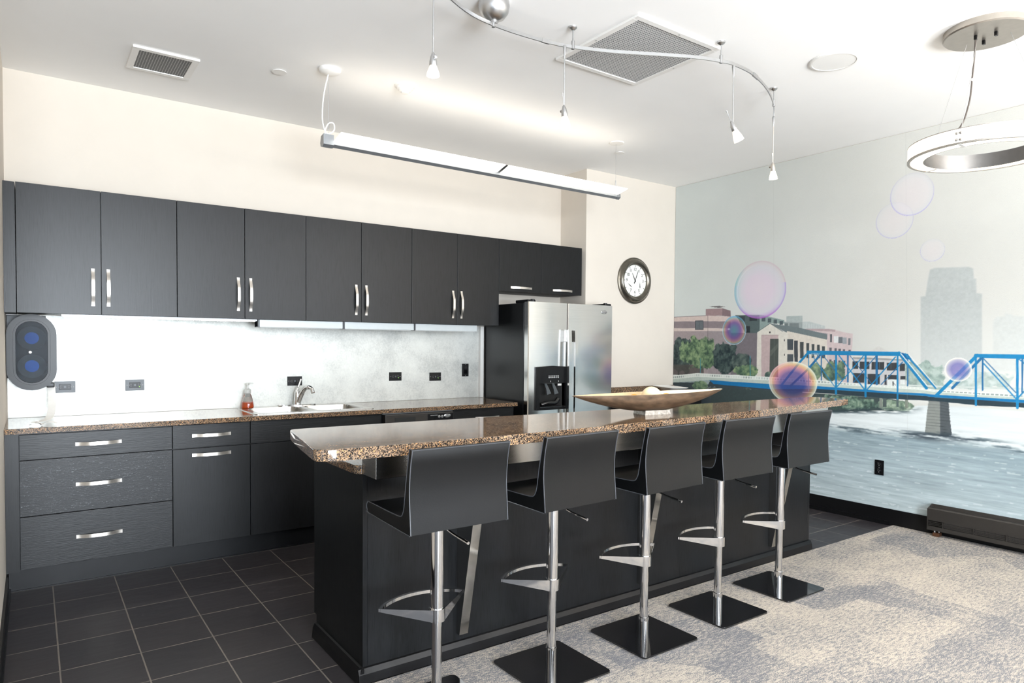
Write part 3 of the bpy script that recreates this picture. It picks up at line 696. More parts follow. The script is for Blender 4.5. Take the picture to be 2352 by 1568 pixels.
                g = 1.75 if kind == 'faint2' else 1.35
                c, al = stops((0, (222, 208, 214), .22*g), (.7, (220, 210, 216), .2*g), (.93, (206, 206, 214), .22*g), (.985, (160, 152, 206), .5*g*1.0), (1, (190, 190, 214), .1))
                al = al*np.clip(.55-v*.6-.1*u, .12, 1)**np.clip((r-.9)*10, 0, 1)
            blend(w, c, al*ins)
            if kind in ('deep', 'sunset', 'lilac'):
                hl = np.exp(-((u+.45)/.10)**2-((v-.1)/.05)**2) if kind == 'deep' else np.exp(-((r-.88)/.02)**2)*np.clip(-u, 0, 1)*.6
                blend(w, (236, 232, 236), hl*ins*.6)
    img = (np.clip(img, 0, 255)/255.)**1.1
    li = np.where(img <= .04045, img/12.92, ((img+.055)/1.055)**2.4)
    nv = H*Wd
    me = bpy.data.meshes.new('mural')
    co = np.empty((nv, 3)); co[:, 0] = 5.584; co[:, 1] = -S.ravel(); co[:, 2] = Z.ravel()
    i = (np.arange(H-1)[:, None]*Wd+np.arange(Wd-1)[None]).ravel()
    q = np.stack([i, i+Wd, i+Wd+1, i+1], 1)
    me.vertices.add(nv); me.vertices.foreach_set('co', co.ravel())
    nf = len(q); me.loops.add(nf*4); me.polygons.add(nf)
    me.loops.foreach_set('vertex_index', q.ravel().astype(np.int32)); me.polygons.foreach_set('loop_start', (np.arange(nf)*4).astype(np.int32))
    me.update(calc_edges=True)
    at = me.color_attributes.new('paint', 'FLOAT_COLOR', 'POINT')
    rgba = np.ones((nv, 4), np.float32); rgba[:, :3] = li.reshape(-1, 3); at.data.foreach_set('color', rgba.ravel())
    me.materials.append(M['mural'])
    o = bpy.data.objects.new('mural', me); col.objects.link(o)
    tag(o, 'painted river mural with blue truss bridge, brick buildings and soap bubbles on the side wall', 'mural')
paint_mural()

# ------------------------------------------------------------ the setting
ZC = 3.042
def room():
    struct(MB().prism([(-2.2, -9), (1.165, -9), (1.165, -2.645), (5.588, -2.645), (5.588, 0), (0, 0), (0, -3.4), (-2.2, -3.4)], -.1, 0).build('floor', 'tile', smooth=False))
    struct(MB().box(1.165, 5.588, -9, -2.645, -.1, .006).build('floor_carpet', 'carpet', smooth=False))
    struct(MB().box(-2.35, 5.75, -9.15, .15, ZC, ZC+.1).build('ceiling', 'ceil', smooth=False))
    struct(MB().box(-.12, 4.357, 0, .15, 0, ZC).build('wall_back', 'wall', smooth=False))
    struct(MB().box(4.357, 5.588, -.3767, .15, 0, ZC).build('wall_corner', 'wall', smooth=False))
    struct(MB().box(5.588, 5.75, -9.15, .15, 0, ZC).build('wall_right', 'wall', smooth=False))
    struct(MB().box(-.12, 0, -3.4, 0, 0, ZC).build('wall_left', 'wall', smooth=False))
    struct(MB().box(-2.2, -.12, -3.4, -3.28, 0, ZC).build('wall_return', 'wall_dark', smooth=False))
    def holed(name, axis, a0, a1, c0, c1, holes, z0, z1):
        mb = MB(); e = [a0]+[v for h in holes for v in h]+[a1]
        B = (lambda u0, u1, lo, hi: mb.box(u0, u1, c0, c1, lo, hi)) if axis == 'x' else (lambda u0, u1, lo, hi: mb.box(c0, c1, u0, u1, lo, hi))
        B(a0, a1, 0, z0); B(a0, a1, z1, ZC)
        for u0, u1 in zip(e[::2], e[1::2]): B(u0, u1, z0, z1)
        struct(mb.build(name, 'wall_dark', smooth=False))
        return mb
    holed('wall_rear', 'x', -2.35, 5.75, -9.15, -9, [(-.5, 1.74), (3.62, 5.38)], .13, 2.73)
    holed('wall_side', 'y', -9, -3.28, -2.35, -2.2, [(-8.2, -5.0)], .13, 2.73)
    for i, (ax, a, b) in enumerate((('x', -.5, 1.74), ('x', 3.62, 5.38), ('y', -8.2, -5.0))):
        mb = MB(); n = 3; t = .025
        for k in range(n+1):
            u = a+(b-a)*k/n; u = min(max(u, a+t), b-t)
            if ax == 'x': mb.box(u-t, u+t, -9.06, -9.02, .13, 2.73)
            else: mb.box(-2.26, -2.22, u-t, u+t, .13, 2.73)
        for z in (.155, 2.705):
            if ax == 'x': mb.box(a, b, -9.06, -9.02, z-.025, z+.025)
            else: mb.box(-2.26, -2.22, a, b, z-.025, z+.025)
        struct(mb.build('window_%d' % (i+1), 'alu', smooth=False))
    struct(MB().box(5.576, 5.588, -9, -.9, 0, .128).box(5.566, 5.576, -2.61, -1.0, 0, .03).build('baseboard_right', 'base_black', smooth=False))
    struct(MB().box(0, .012, -3.4, -.556, 0, .105).box(.012, .02, -3.4, -.556, 0, .02).build('baseboard_left', 'base_black', smooth=False))
    struct(MB().box(3.412, 3.447, -.035, 0, .914, 1.552, .002).build('trim_1', 'white_metal', smooth=False))
room()

tag(MB().box(.004, 3.410, -.0065, -.001, .9155, 1.551).build('backsplash_panel', 'splash', smooth=False), 'pale brushed grey backsplash panel between the wall cabinets and the worktop', 'backsplash')

# ------------------------------------------------------------ wall cabinets
DX = [.058, .474, .891, 1.307, 1.724, 2.143, 2.561, 2.976, 3.389, 3.847, 4.324]
ZT, ZB, ZS, FYU = 2.2986, 1.5525, 1.8557, -.3605
wall_labels = ['black oak wall cabinet in the corner above the paper towel dispenser', 'black oak wall cabinet above the soap bottle, second from the left wall',
    'black oak wall cabinet above the sink faucet, third from the left wall', 'black oak wall cabinet above the wall switch, just left of the fridge']
for i in range(5):
    x0, x1 = DX[2*i], DX[2*i+2]; zb = ZS if i == 4 else ZB
    lab = wall_labels[i] if i < 4 else 'short black oak wall cabinet mounted above the fridge'
    t = thing('wall_cabinet', ((x0+x1)/2, 0, zb), lab, 'cabinet', 'black oak wall cabinets')
    MB().box(x0+.001, x1-.001, FYU+.0205, -.001, zb+.002, ZT-.002).build('body', 'cab_in' if i == 4 else 'oak_v', t, smooth=False)
    if i == 0: MB().box(.001, x0-.002, FYU+.012, -.001, ZB, ZT).build('filler_strip', 'oak_v', t, smooth=False)
    for k in (0, 1):
        a, b = DX[2*i+k], DX[2*i+k+1]
        d = MB().box(a+.0015, b-.0015, FYU, FYU+.02, zb, ZT, .0012).build('door', 'oak_v', t, smooth=False)
        if i < 4:
            hx = b-.043 if k == 0 else a+.037
            bar_handle(MB(), (hx, FYU, 1.604), (hx, FYU, 1.829), (0, -1, 0), (1, 0, 0), .018).build('handle', 'nickel', d)
        else:
            hx = (a+b)/2+.005
            bar_handle(MB(), (hx-.114, FYU, zb+.033), (hx+.114, FYU, zb+.033), (0, -1, 0), (0, 0, 1), .018, bow=.022).build('handle', 'nickel', d)
# under-cabinet lights
for x0, x1, lab in ((1.398, 2.008, 'grey under-cabinet light, the one nearest the soap bottle'), (2.011, 2.594, 'grey under-cabinet light, the middle one of the row of three'), (2.597, 3.185, 'grey under-cabinet light, the one nearest the fridge')):
    t = thing('under_cabinet_light', ((x0+x1)/2, -.3, 1.5), lab, 'light', 'grey under-cabinet lights')
    MB().box(x0, x1, -.335, -.25, 1.499, 1.5515, .003).build('housing', 'pale_alu', t)
    MB().box(x0+.02, x1-.02, -.325, -.26, 1.4965, 1.4985).build('diffuser', 'white', t)
    MB().box(x0, x0+.012, -.337, -.248, 1.498, 1.5516).build('end_cap', 'grey_plate', t, smooth=False)
t = thing('led_strip_light', (.8, -.3, 1.54), 'slim lit strip light under the two leftmost wall cabinets', 'light')
MB().box(.27, 1.392, -.345, -.30, 1.538, 1.552, .002).build('housing', 'alu', t)
MB().box(.28, 1.38, -.338, -.306, 1.5355, 1.5375).build('lamp_strip', 'led', t)

# ------------------------------------------------------------ base cabinets, dishwasher, worktop
FB = -.602
def front(mb, x0, x1, z0, z1): return mb.box(x0+.0018, x1-.0018, FB, FB+.02, z0+.0018, z1-.0018, .0012)
def hpull(par, xc, z, w=.228): bar_handle(MB(), (xc-w/2, FB, z), (xc+w/2, FB, z), (0, -1, 0), (0, 0, 1), .02).build('handle', 'nickel', par)
t = thing('drawer_cabinet', (.44, 0, 0), 'black oak cabinet with three wide drawers beside the left wall', 'cabinet', 'black oak base cabinets')
MB().box(.001, .82, -.58, -.005, .125, .884).build('body', 'oak_h', t, smooth=False)
MB().box(.001, .061, FB+.008, -.58, .115, .884).build('filler_strip', 'oak_v', t, smooth=False)
for z0, z1, hz in ((.126, .418, .272), (.418, .731, .574), (.731, .874, .804)):
    d = front(MB(), .063, .821, z0, z1).build('drawer', 'oak_pale' if z0 == .418 else 'oak_h', t, smooth=False); hpull(d, .437, hz)
t = thing('base_cabinet', (1.05, 0, 0), 'black oak base cabinet with one drawer over one door, right of the drawers', 'cabinet', 'black oak base cabinets')
MB().box(.8215, 1.278, -.58, -.005, .125, .884).build('body', 'oak_v', t, smooth=False)
d = front(MB(), .821, 1.279, .731, .878).build('drawer', 'oak_h', t, smooth=False); hpull(d, 1.045, .808)
d = front(MB(), .821, 1.279, .126, .729).build('door', 'oak_v', t, smooth=False); hpull(d, 1.045, .687)
t = thing('sink_cabinet', (1.74, 0, 0), 'black oak base cabinet under the sink, partly behind the bar', 'cabinet', 'black oak base cabinets')
MB().box(1.2795, 2.198, -.58, -.005, .125, .70).box(1.2795, 2.198, -.58, -.56, .70, .884).build('body', 'oak_v', t, smooth=False)
front(MB(), 1.279, 2.196, .731, .882).build('false_front', 'oak_h', t, smooth=False)
for a, b in ((1.279, 1.737), (1.737, 2.196)): front(MB(), a, b, .126, .729).build('door', 'oak_v', t, smooth=False)
t = thing('base_cabinet', (3.09, 0, 0), 'black oak base cabinet between the dishwasher and the fridge', 'cabinet', 'black oak base cabinets')
MB().box(2.803, 3.383, -.58, -.005, .125, .884).build('body', 'oak_v', t, smooth=False)
d = front(MB(), 2.803, 3.383, .731, .882).build('drawer', 'oak_h', t, smooth=False); hpull(d, 3.12, .80)
front(MB(), 2.803, 3.383, .126, .729).build('door', 'oak_v', t, smooth=False)
t = thing('dishwasher', (2.5, 0, 0), 'black dishwasher under the worktop with control buttons and oval badge', 'dishwasher')
MB().box(2.203, 2.798, -.58, -.01, .12, .88).build('tub', 'black', t, smooth=False)
MB().box(2.215, 2.79, -.625, -.582, .13, .74, .006).build('door', 'bronze', t)
p = MB().box(2.215, 2.79, -.632, -.582, .745, .872, .008).build('control_panel', 'bronze', t)
MB().box(2.205, 2.80, -.60, -.583, .872, .884).build('top_trim', 'alu', t, smooth=False)
MB().box(2.29, 2.46, -.6345, -.628, .795, .845, .002).build('handle_recess', 'slot', p)
MB().box(2.56, 2.785, -.634, -.626, .76, .862, .004).build('button_strip', 'black', p)
for k in range(2): MB().lathe([(.011, 0), (.011, -.006), (.0, -.007)], (2.658+.026*k, -.634, .836-.001*k), 'y', 16).build('button', 'satin', p)
MB().lathe([(.03, 0), (.03, -.003), (.026, -.005), (0, -.005)], (2.73, -.634, .84), 'y', 28, sy=.5).text('Whirlpool', .010, face_y(2.73, -.6392, .84), mi=1).build('badge', ['satin', 'grey_ink'], p)
q = MB()
for k in range(7): q.box(2.585+.009*k, 2.591+.009*k, -.6345, -.6338, .846, .849)
q.build('button_marks', 'pale_ink', p, smooth=False)
struct(MB().box(.001, 3.383, -.554, -.54, 0, .122).box(.012, 3.383, -.566, -.554, 0, .006).build('baseboard_back', 'toe', smooth=False))

def rrect(x0, x1, y0, y1, r, n=5):
    o = []
    for cx, cy, a in ((x1-r, y1-r, 0), (x0+r, y1-r, 90), (x0+r, y0+r, 180), (x1-r, y0+r, 270)):
        for k in range(n+1): t = math.radians(a+90*k/n); o.append((cx+r*math.cos(t), cy+r*math.sin(t)))
    return o
def slab_holes(mb, outer, holes, z0, z1):
    bm = mb.bm; loops = {}
    for z in (z0, z1):
        es = []; ls = []
        for lp in [outer]+holes:
            vs = [bm.verts.new((x, y, z)) for x, y in lp]; ls.append(vs)
            for a, b in zip(vs, vs[1:]+vs[:1]): es.append(bm.edges.new((a, b)))
        bmesh.ops.triangle_fill(bm, edges=es, use_beauty=True, use_dissolve=False)
        loops[z] = ls
    for A, B in zip(loops[z0], loops[z1]):
        n = len(A)
        for k in range(n): bm.faces.new((A[k], A[(k+1) % n], B[(k+1) % n], B[k]))
    return mb
tag(slab_holes(MB(), [(.001, -.649), (3.389, -.649), (3.389, -.001), (.001, -.001)], [rrect(1.35, 2.135, -.545, -.085, .03)], .8845, .914).build('worktop', 'granite', smooth=False),
    'brown speckled granite worktop along the back wall holding the sink', 'worktop', 'granite worktops')
# sink
t = thing('sink', (1.74, -.31, .914), 'stainless steel double bowl sink set in the granite worktop', 'sink')
H1, H2 = rrect(1.368, 1.716, -.50, -.135, .05), rrect(1.766, 2.114, -.50, -.135, .05)
slab_holes(MB(), rrect(1.322, 2.16, -.565, -.04, .02), [H1, H2], .9142, .918).build('rim', 'steel_h', t, smooth=False)
for h in (H1, H2):
    cx = sum(p[0] for p in h)/len(h); cy = sum(p[1] for p in h)/len(h); mb = MB(); rings = []
    for s_, z in ((1, .9178), (.985, .905), (.96, .80), (.92, .765), (.84, .752), (.2, .746)):
        rings.append([mb.bm.verts.new((cx+(x-cx)*s_, cy+(y-cy)*s_, z)) for x, y in h])
    for A, B in zip(rings, rings[1:]):
        for k in range(len(A)): mb.bm.faces.new((A[k], A[(k+1) % len(A)], B[(k+1) % len(A)], B[k]))
    mb.bm.faces.new(rings[-1]); b = mb.build('bowl', 'steel_h', t, angle=60)
    MB().lathe([(.042, .748), (.042, .751), (.03, .75), (0, .749)], (cx, cy, 0), 'z', 24).build('drain', 'chrome', b)
FX, FYc = 1.752, -.075
t = thing('faucet', (FX, FYc, .918), 'chrome single lever faucet behind the sink', 'faucet')
MB().prism([(FX+.14*math.cos(a)*(1 if abs(math.cos(a)) < 2 else 1), FYc+.028*math.sin(a)) for a in [2*PI*k/32 for k in range(32)]], .918, .928, bev=.003).build('deck_plate', 'chrome', t)
MB().lathe([(.027, .926), (.025, .95), (.023, 1.0), (.021, 1.02), (.012, 1.04), (0, 1.045)], (FX, FYc, 0), 'z', 24).build('body', 'chrome', t)
MB().tube(smoothpath([(FX+.004, FYc-.01, .945), (FX+.014, FYc-.03, .99), (FX+.03, FYc-.06, 1.04), (FX+.048, FYc-.09, 1.06), (FX+.066, FYc-.12, 1.052), (FX+.074, FYc-.135, 1.02)]), [.019]*10+[.017]*12+[.015]*9, 16).build('spout', 'chrome', t)
MB().tube(smoothpath([(FX, FYc, 1.03), (FX+.006, FYc+.004, 1.055), (FX+.02, FYc+.01, 1.085), (FX+.032, FYc+.012, 1.118)]), [.011]*6+[.007]*12+[.006], 12).build('lever', 'chrome', t)
# soap bottle
SX, SY, SZ = 1.392, -.078, .918
t = thing('soap_dispenser', (SX, SY, SZ), 'clear foam pump bottle with orange soap on the sink corner', 'soap dispenser')
MB().lathe([(.036, 0), (.042, .004), (.042, .02), (.036, .055), (.026, .09), (.019, .105), (.019, .112)], (SX, SY, SZ), 'z', 28).build('bottle', 'glass', t)
MB().lathe([(0, .003), (.039, .004), (.039, .02), (.035, .042), (0, .042)], (SX, SY, SZ), 'z', 28).build('soap', 'soap', t)
p = MB().lathe([(.021, .106), (.023, .11), (.023, .13), (.017, .137), (.009, .14), (.008, .165), (.012, .168), (.012, .18), (0, .182)], (SX, SY, SZ), 'z', 24).box(SX, SX+.04, SY-.006, SY+.006, SZ+.172, SZ+.181, .002).build('pump', 'frost', t)
MB().cyl((SX, SY, SZ+.105), (SX, SY, SZ+.075), .01).build('pump_chamber', 'frost', p)
# outlets and switch
def outlet(x0, x1, z0, z1, lab, mat_, led=True, y=-.006):
    t = thing('power_outlet', ((x0+x1)/2, y, (z0+z1)/2), lab, 'outlet', 'horizontal black outlets on the backsplash')
    xc, zc, w, h = (x0+x1)/2, (z0+z1)/2, (x1-x0)/2, (z1-z0)/2
    MB().box(x0, x1, y-.005, y, z0, z1, .002).build('cover_plate', mat_, t)
    r = MB().box(xc-w*.58, xc+w*.58, y-.008, y-.004, zc-h*.5, zc+h*.5, .0015).build('receptacle', 'black', t)
    for k in (-1, 1):
        s = MB()
        for dz in (-.006, .006): s.box(xc+k*.022-.005, xc+k*.022+.003, y-.0086, y-.0078, zc+dz-.0012, zc+dz+.0012)
        s.lathe([(.0025, 0), (.0025, -.0006), (0, -.0006)], (xc+k*.033, y-.008, zc), 'y', 10)
        s.build('slots', 'grey_ink', r, smooth=False)
    MB().box(xc-.006, xc+.006, y-.0095, y-.0078, zc-.007, zc+.007).build('test_button', 'grey_plate', r, smooth=False)
    for k in (-1, 1): MB().lathe([(.003, 0), (.003, -.001), (0, -.0012)], (xc+k*w*.82, y-.005, zc), 'y', 12).build('screw', 'grey_ink', t)
    if led: MB().box(xc+.024, xc+.029, y-.009, y-.0075, zc-.013, zc-.009).build('indicator', 'green_led', r, smooth=False)
outlet(.24, .352, 1.062, 1.135, 'slate grey outlet just right of the paper towel dispenser', 'grey_plate', False)
outlet(.63, .742, 1.063, 1.137, 'slate grey outlet between the towel dispenser and the soap bottle', 'grey_plate')
outlet(1.697, 1.809, 1.066, 1.136, 'black outlet right behind the faucet', 'black', False)
outlet(2.532, 2.645, 1.082, 1.154, 'black outlet above the dishwasher, nearer the sink', 'black')
outlet(2.908, 3.022, 1.073, 1.145, 'black outlet between the dishwasher and the wall switch', 'black')
t = thing('light_switch', (3.268, -.006, 1.16), 'upright black light switch on the backsplash near the fridge', 'switch')
MB().box(3.234, 3.302, -.011, -.006, 1.105, 1.218, .002).build('cover_plate', 'black', t)
MB().prism([(-.011, 1.13), (-.013, 1.13), (-.017, 1.165), (-.013, 1.195), (-.011, 1.195)], 3.252, 3.284, 'x').build('rocker', 'black_gloss', t, smooth=False)
for z in (1.113, 1.21): MB().lathe([(.003, 0), (.003, -.001), (0, -.0012)], (3.268, -.011, z), 'y', 12).build('screw', 'grey_ink', t)
t = thing('power_outlet', (5.58, -2.53, .44), 'black duplex outlet low on the painted mural', 'outlet')
MB().box(5.575, 5.5815, -2.564, -2.494, .382, .50, .002).build('cover_plate', 'black', t)
for z in (.415, .466):
    r = MB().lathe([(.019, 0), (.019, -.003), (.017, -.004), (0, -.004)], (5.5755, -2.529, z), 'x', 24).build('receptacle', 'black_gloss', t)
    MB().box(5.5708, 5.5718, -2.538, -2.536, z-.002, z+.009).box(5.5708, 5.5718, -2.523, -2.521, z-.002, z+.007).lathe([(.003, 0), (.003, -.0008), (0, -.0008)], (5.5718, -2.5295, z-.009), 'x', 10).build('slots', 'grey_ink', r, smooth=False)
MB().lathe([(.003, 0), (.003, -.001), (0, -.0012)], (5.575, -2.529, .441), 'x', 12).build('screw', 'grey_ink', t)
# paper towel dispenser
t = thing('paper_towel_dispenser', (.125, 0, 1.09), 'black oval paper dispenser with smoked window on the wall by the left corner', 'dispenser')
def stadium(cx, cz, hw, hh, n=14):
    r = hw; o = []
    for a0, c in ((0, cz+hh-r), (180, cz-hh+r)):
        for k in range(n+1): a = math.radians(a0+180*k/n); o.append((cx+r*math.cos(a), c+r*math.sin(a)))
    return o
CX, CZ = .127, 1.322
def ring_prism(outer, inner, y0, y1):
    mb = MB(); bm = mb.bm; n = len(outer)
    R = [[bm.verts.new((u, y, v)) for u, v in lp] for lp, y in ((outer, y0), (outer, y1), (inner, y1), (inner, y0))]
    for i in range(4):
        A, B = R[i], R[(i+1) % 4]
        for k in range(n): bm.faces.new((A[k], A[(k+1) % n], B[(k+1) % n], B[k]))
    return mb
MB().box(.002, .2, -.02, -.007, 1.16, 1.548, .004).build('mounting_plate', 'grey_plate', t)
MB().prism(stadium(CX, CZ, .118, .224), -.10, -.02, 'y').build('housing', 'black', t)
ring_prism(stadium(CX, CZ, .124, .231), stadium(CX, CZ, .092, .199), -.10, -.165).build('front_ring', 'black', t)
ring_prism(stadium(CX, CZ, .0915, .1985), stadium(CX, CZ, .080, .187), -.10, -.158).build('inner_ring', 'black', t)
MB().prism(stadium(CX, CZ, .079, .186), -.156, -.152, 'y').build('window', 'smoke', t)
for cz in (CZ+.085, CZ-.085):
    r = MB().lathe([(.072, 0), (.072, -.02), (.036, -.022), (.036, -.0), ], (CX, -.105, cz), 'y', 32).build('paper_roll', 'roll', t)
    MB().lathe([(.036, 0), (.036, -.028), (.02, -.032), (0, -.032)], (CX, -.103, cz), 'y', 28).build('core', 'blue', r)
MB().lathe([(.008, 0), (.008, -.004), (0, -.004)], (CX-.008, -.156, CZ), 'y', 16).build('lock', 'white', t)
MB().box(CX+.07, CX+.112, -.15, -.06, 1.105, 1.135, .006).build('outlet_lip', 'black', t)
MB().strip(smoothpath([(.222, -.11, 1.125), (.224, -.16, 1.06), (.222, -.25, 1.0), (.212, -.36, .955), (.195, -.44, .940), (.165, -.50, .935), (.13, -.53, .932)]), (1, -.4, 0), .04, .0012).build('paper_strip', 'paper', t)
MB().strip(smoothpath([(.115, -.565, .9245), (.15, -.55, .930), (.17, -.53, .926), (.205, -.52, .929), (.235, -.5, .9245)]), (.4, .8, 0), .035, .0012).build('paper_end', 'paper', t)

# ------------------------------------------------------------ fridge
t = thing('fridge', (3.95, -.35, 0), 'stainless side-by-side fridge with black sides and ice dispenser', 'fridge')
FXa, FXm, FXb, FT = 3.463, 3.884, 4.412, 1.75
MB().box(FXa-.004, FXb-.003, -.626, -.025, .02, 1.742, .004).build('body', 'fridge_side', t)
MB().box(FXa+.01, FXb-.01, -.66, -.6, .01, .075).build('kick_grille', 'black', t, smooth=False)
def door_front(x0, x1, x): return -.689-.007*max(0, math.sin(PI*(x-x0-.006)/(x1-x0-.012)))
def door_poly(x0, x1, a, b, n=12):
    """plan of a slightly bowed door between a and b"""
    o = [(a, -.632)]+([(a, -.682)] if a == x0 else [])
    lo, hi = max(a, x0+.006), min(b, x1-.006)
    o += [(lo+(hi-lo)*k/n, door_front(x0, x1, lo+(hi-lo)*k/n)) for k in range(n+1)]
    return o+([(x1, -.682)] if b == x1 else [])+[(b, -.632)]
for nm, x0, x1, hx in (('freezer_door', FXa, FXm-.004, FXm-.024), ('fridge_door', FXm+.004, FXb, FXm+.045)):
    mb = MB()
    if nm == 'fridge_door': mb.prism(door_poly(x0, x1, x0, x1), .085, FT, 'z')
    else:
        cut = (3.567, 3.85)
        for q, z0, z1 in (((x0, x1), .085, .868), ((x0, x1), 1.067, FT), ((x0, cut[0]), .868, 1.067), ((cut[1], x1), .868, 1.067)): mb.prism(door_poly(x0, x1, *q), z0, z1, 'z')
        bmesh.ops.remove_doubles(mb.bm, verts=mb.bm.verts, dist=1e-5)
    d = mb.build(nm, 'steel', t)
    zt, zb = 1.524, .55
    MB().strip(smoothpath([(hx, -.742, zt), (hx, -.750, zt-.18), (hx, -.754, (zt+zb)/2), (hx, -.750, zb+.18), (hx, -.742, zb)], 6), (1, 0, 0), .032, .02).build('handle', 'steel', d)
    for z0 in (zt-.105, zb+.005): MB().box(hx-.0155, hx+.0155, -.738, -.69, z0, z0+.10, .002).build('handle_mount', 'steel_h', d)
    if nm == 'fridge_door':
        MB().lathe([(.036, 0), (.036, -.003), (.031, -.005), (0, -.005)], (4.30, -.694, 1.69), 'y', 32, sy=.45).text('Whirlpool', .013, face_y(4.30, -.6995, 1.69), mi=1).build('badge', ['satin', 'grey_ink'], d)
    else:
        X0, X1, Z0, Z1 = 3.537, 3.876, .843, 1.212
        dp = ring_prism([(X0, Z0), (X1, Z0), (X1, Z1-.006), ((X0+X1)/2, Z1+.004), (X0, Z1-.006)], [(3.567, .866), (3.85, .866), (3.85, 1.068), ((X0+X1)/2, 1.069), (3.567, 1.068)], -.66, -.712).build('ice_dispenser', 'black', d, smooth=False)
        MB().box(3.556, 3.861, -.640, -.6325, .86, 1.075).build('recess', 'slot', dp, smooth=False)
        MB().box(3.567, 3.85, -.716, -.665, .862, .872, .002).build('drip_tray', 'black_gloss', dp)
        for x in (3.655, 3.735): MB().strip([(x, -.675, 1.065), (x+.012, -.69, 1.02), (x+.022, -.70, .975)], (1, 0, 0), [.022, .03, .045], .008).build('paddle', 'grey_plate', dp)
        MB().tube(smoothpath([(3.60, -.69, .885), (3.66, -.70, .9), (3.74, -.70, .9), (3.78, -.695, .93)]), .02, 14).build('water_nozzle', 'black_gloss', dp)
        for k in range(6): MB().lathe([(.0075, 0), (.0075, -.002), (.0055, -.0025), (.0055, -.0015), (0, -.0015)], (3.668+.0195*k, -.712, 1.118), 'y', 16).build('button', 'satin', dp)
        q = MB()
        for k in range(6): q.box(3.661+.0195*k, 3.675+.0195*k, -.7126, -.7118, 1.130, 1.1325)
        for x in (3.685, 3.77): q.box(x-.0025, x+.0025, -.7126, -.7118, 1.078, 1.09)
        q.build('button_marks', 'pale_ink', dp, smooth=False)
        MB().box(3.772, 3.812, -.7, -.697, 1.045, 1.062).build('sticker', 'paper', dp, smooth=False)
for x0, x1 in ((FXa+.0, FXa+.085), (FXb-.085, FXb-.004)):
    MB().box(x0, x1, -.675, -.50, 1.7425, 1.768, .006).cyl(((x0+x1)/2+.02*(1 if x0 < 4 else -1), -.66, 1.749), ((x0+x1)/2+.02*(1 if x0 < 4 else -1), -.66, 1.773), .017).build('hinge_cover', 'black', t)

# ------------------------------------------------------------ clock
t = thing('wall_clock', (4.993, -.377, 2.035), 'round wall clock with pewter rim and white dial above the corner counter', 'clock')
KC = (4.993, -.377, 2.035)
MB().lathe([(.225, 0), (.23, -.006), (.228, -.014), (.214, -.02), (.206, -.034), (.192, -.044), (.178, -.042), (.168, -.030), (.160, -.026), (.156, -.018), (.156, -.010)], KC, 'y', 64).build('rim', 'pewter', t)
dl = MB().lathe([(.158, -.004), (.158, -.013), (0, -.013)], KC, 'y', 48).build('dial', 'clock_face', t)
q = MB()
for h in (12, 1, 2, 3, 5, 6, 7, 9, 10, 11):
    a = PI/2-h*PI/6; r = .112; q.text(str(h), .043, face_y(KC[0]+r*math.cos(a), KC[1]-.0142, KC[2]+r*math.sin(a)), .0004)
q.build('numerals', 'ink', dl, smooth=False)
q = MB()
for h in range(12):
    a = PI/2-h*PI/6; c, s_ = math.cos(a), math.sin(a)
    q.strip([(KC[0]+.137*c, KC[1]-.0142, KC[2]+.137*s_), (KC[0]+.152*c, KC[1]-.0142, KC[2]+.152*s_)], (-s_, 0, c), .006, .0006)
q.build('hour_marks', 'ink', dl, smooth=False)
q = MB()
for a0 in np.linspace(0, 2*PI, 61)[:-1]: q.strip([(KC[0]+r*math.cos(a0), KC[1]-.0138, KC[2]+r*math.sin(a0)) for r in (.146, .150)], (-math.sin(a0), 0, math.cos(a0)), .0016, .0004)
for sx_ in (-.068, .068):
    for a0 in np.linspace(0, 2*PI, 25)[:-1]: q.strip([(KC[0]+sx_+r*math.cos(a0), KC[1]-.0138, KC[2]-.05+r*math.sin(a0)) for r in (.036, .041)], (-math.sin(a0), 0, math.cos(a0)), .0014, .0004)
q.build('minute_marks', 'grey_ink', dl, smooth=False)
def hand(nm, ox, oz, ang, L, w, back, par):
    c, s_ = math.cos(ang), math.sin(ang); P_ = lambda r: (KC[0]+ox+r*c, KC[1]-.017, KC[2]+oz+r*s_)
    MB().strip([P_(-back), P_(-back*.6), P_(0), P_(L*.5), P_(L*.85), P_(L)], (-s_, 0, c), [w*1.6, w*1.9, w, w*1.1, w*.7, .0008], .0012).lathe([(w*1.1, 0), (w*1.1, -.003), (0, -.0035)], (KC[0]+ox, KC[1]-.0155, KC[2]+oz), 'y', 16).build(nm, 'ink', par)
hand('hour_hand', 0, 0, PI/2+.50, .085, .0065, .012, t); hand('minute_hand', 0, 0, PI/2-.40, .118, .0055, .03, t)
hand('thermometer_hand', -.068, -.05, PI-.62, .03, .004, .02, t); hand('humidity_hand', .068, -.05, PI/2+.05, .03, .004, .02, t)

# ------------------------------------------------------------ corner counter behind the bar
t = thing('base_cabinet', (5.0, -.66, 0), 'black oak corner cabinet hidden behind the bar, right of the fridge', 'cabinet', 'black oak base cabinets')
MB().box(4.45, 5.57, -.75, -.385, 0, .876).build('body', 'oak_v', t, smooth=False)
for a, b in ((4.45, 5.01), (5.01, 5.57)): MB().box(a+.002, b-.002, -.77, -.7505, .126, .874, .0012).build('door', 'oak_v', t, smooth=False)
t = thing('worktop', (5.0, -.66, .876), 'brown granite counter with low upstand under the wall clock', 'worktop', 'granite worktops')
MB().box(4.44, 5.575, -.80, -.378, .8765, .906, .002).build('slab', 'granite', t, smooth=False)
MB().box(4.44, 5.575, -.40, -.378, .9065, .985, .002).build('upstand', 'granite', t, smooth=False)
t = thing('serving_dish', (5.22, -.77, .906), 'white shallow serving dish on the corner counter, behind the boat-shaped bowl', 'dish')
mb = MB(); rings = []
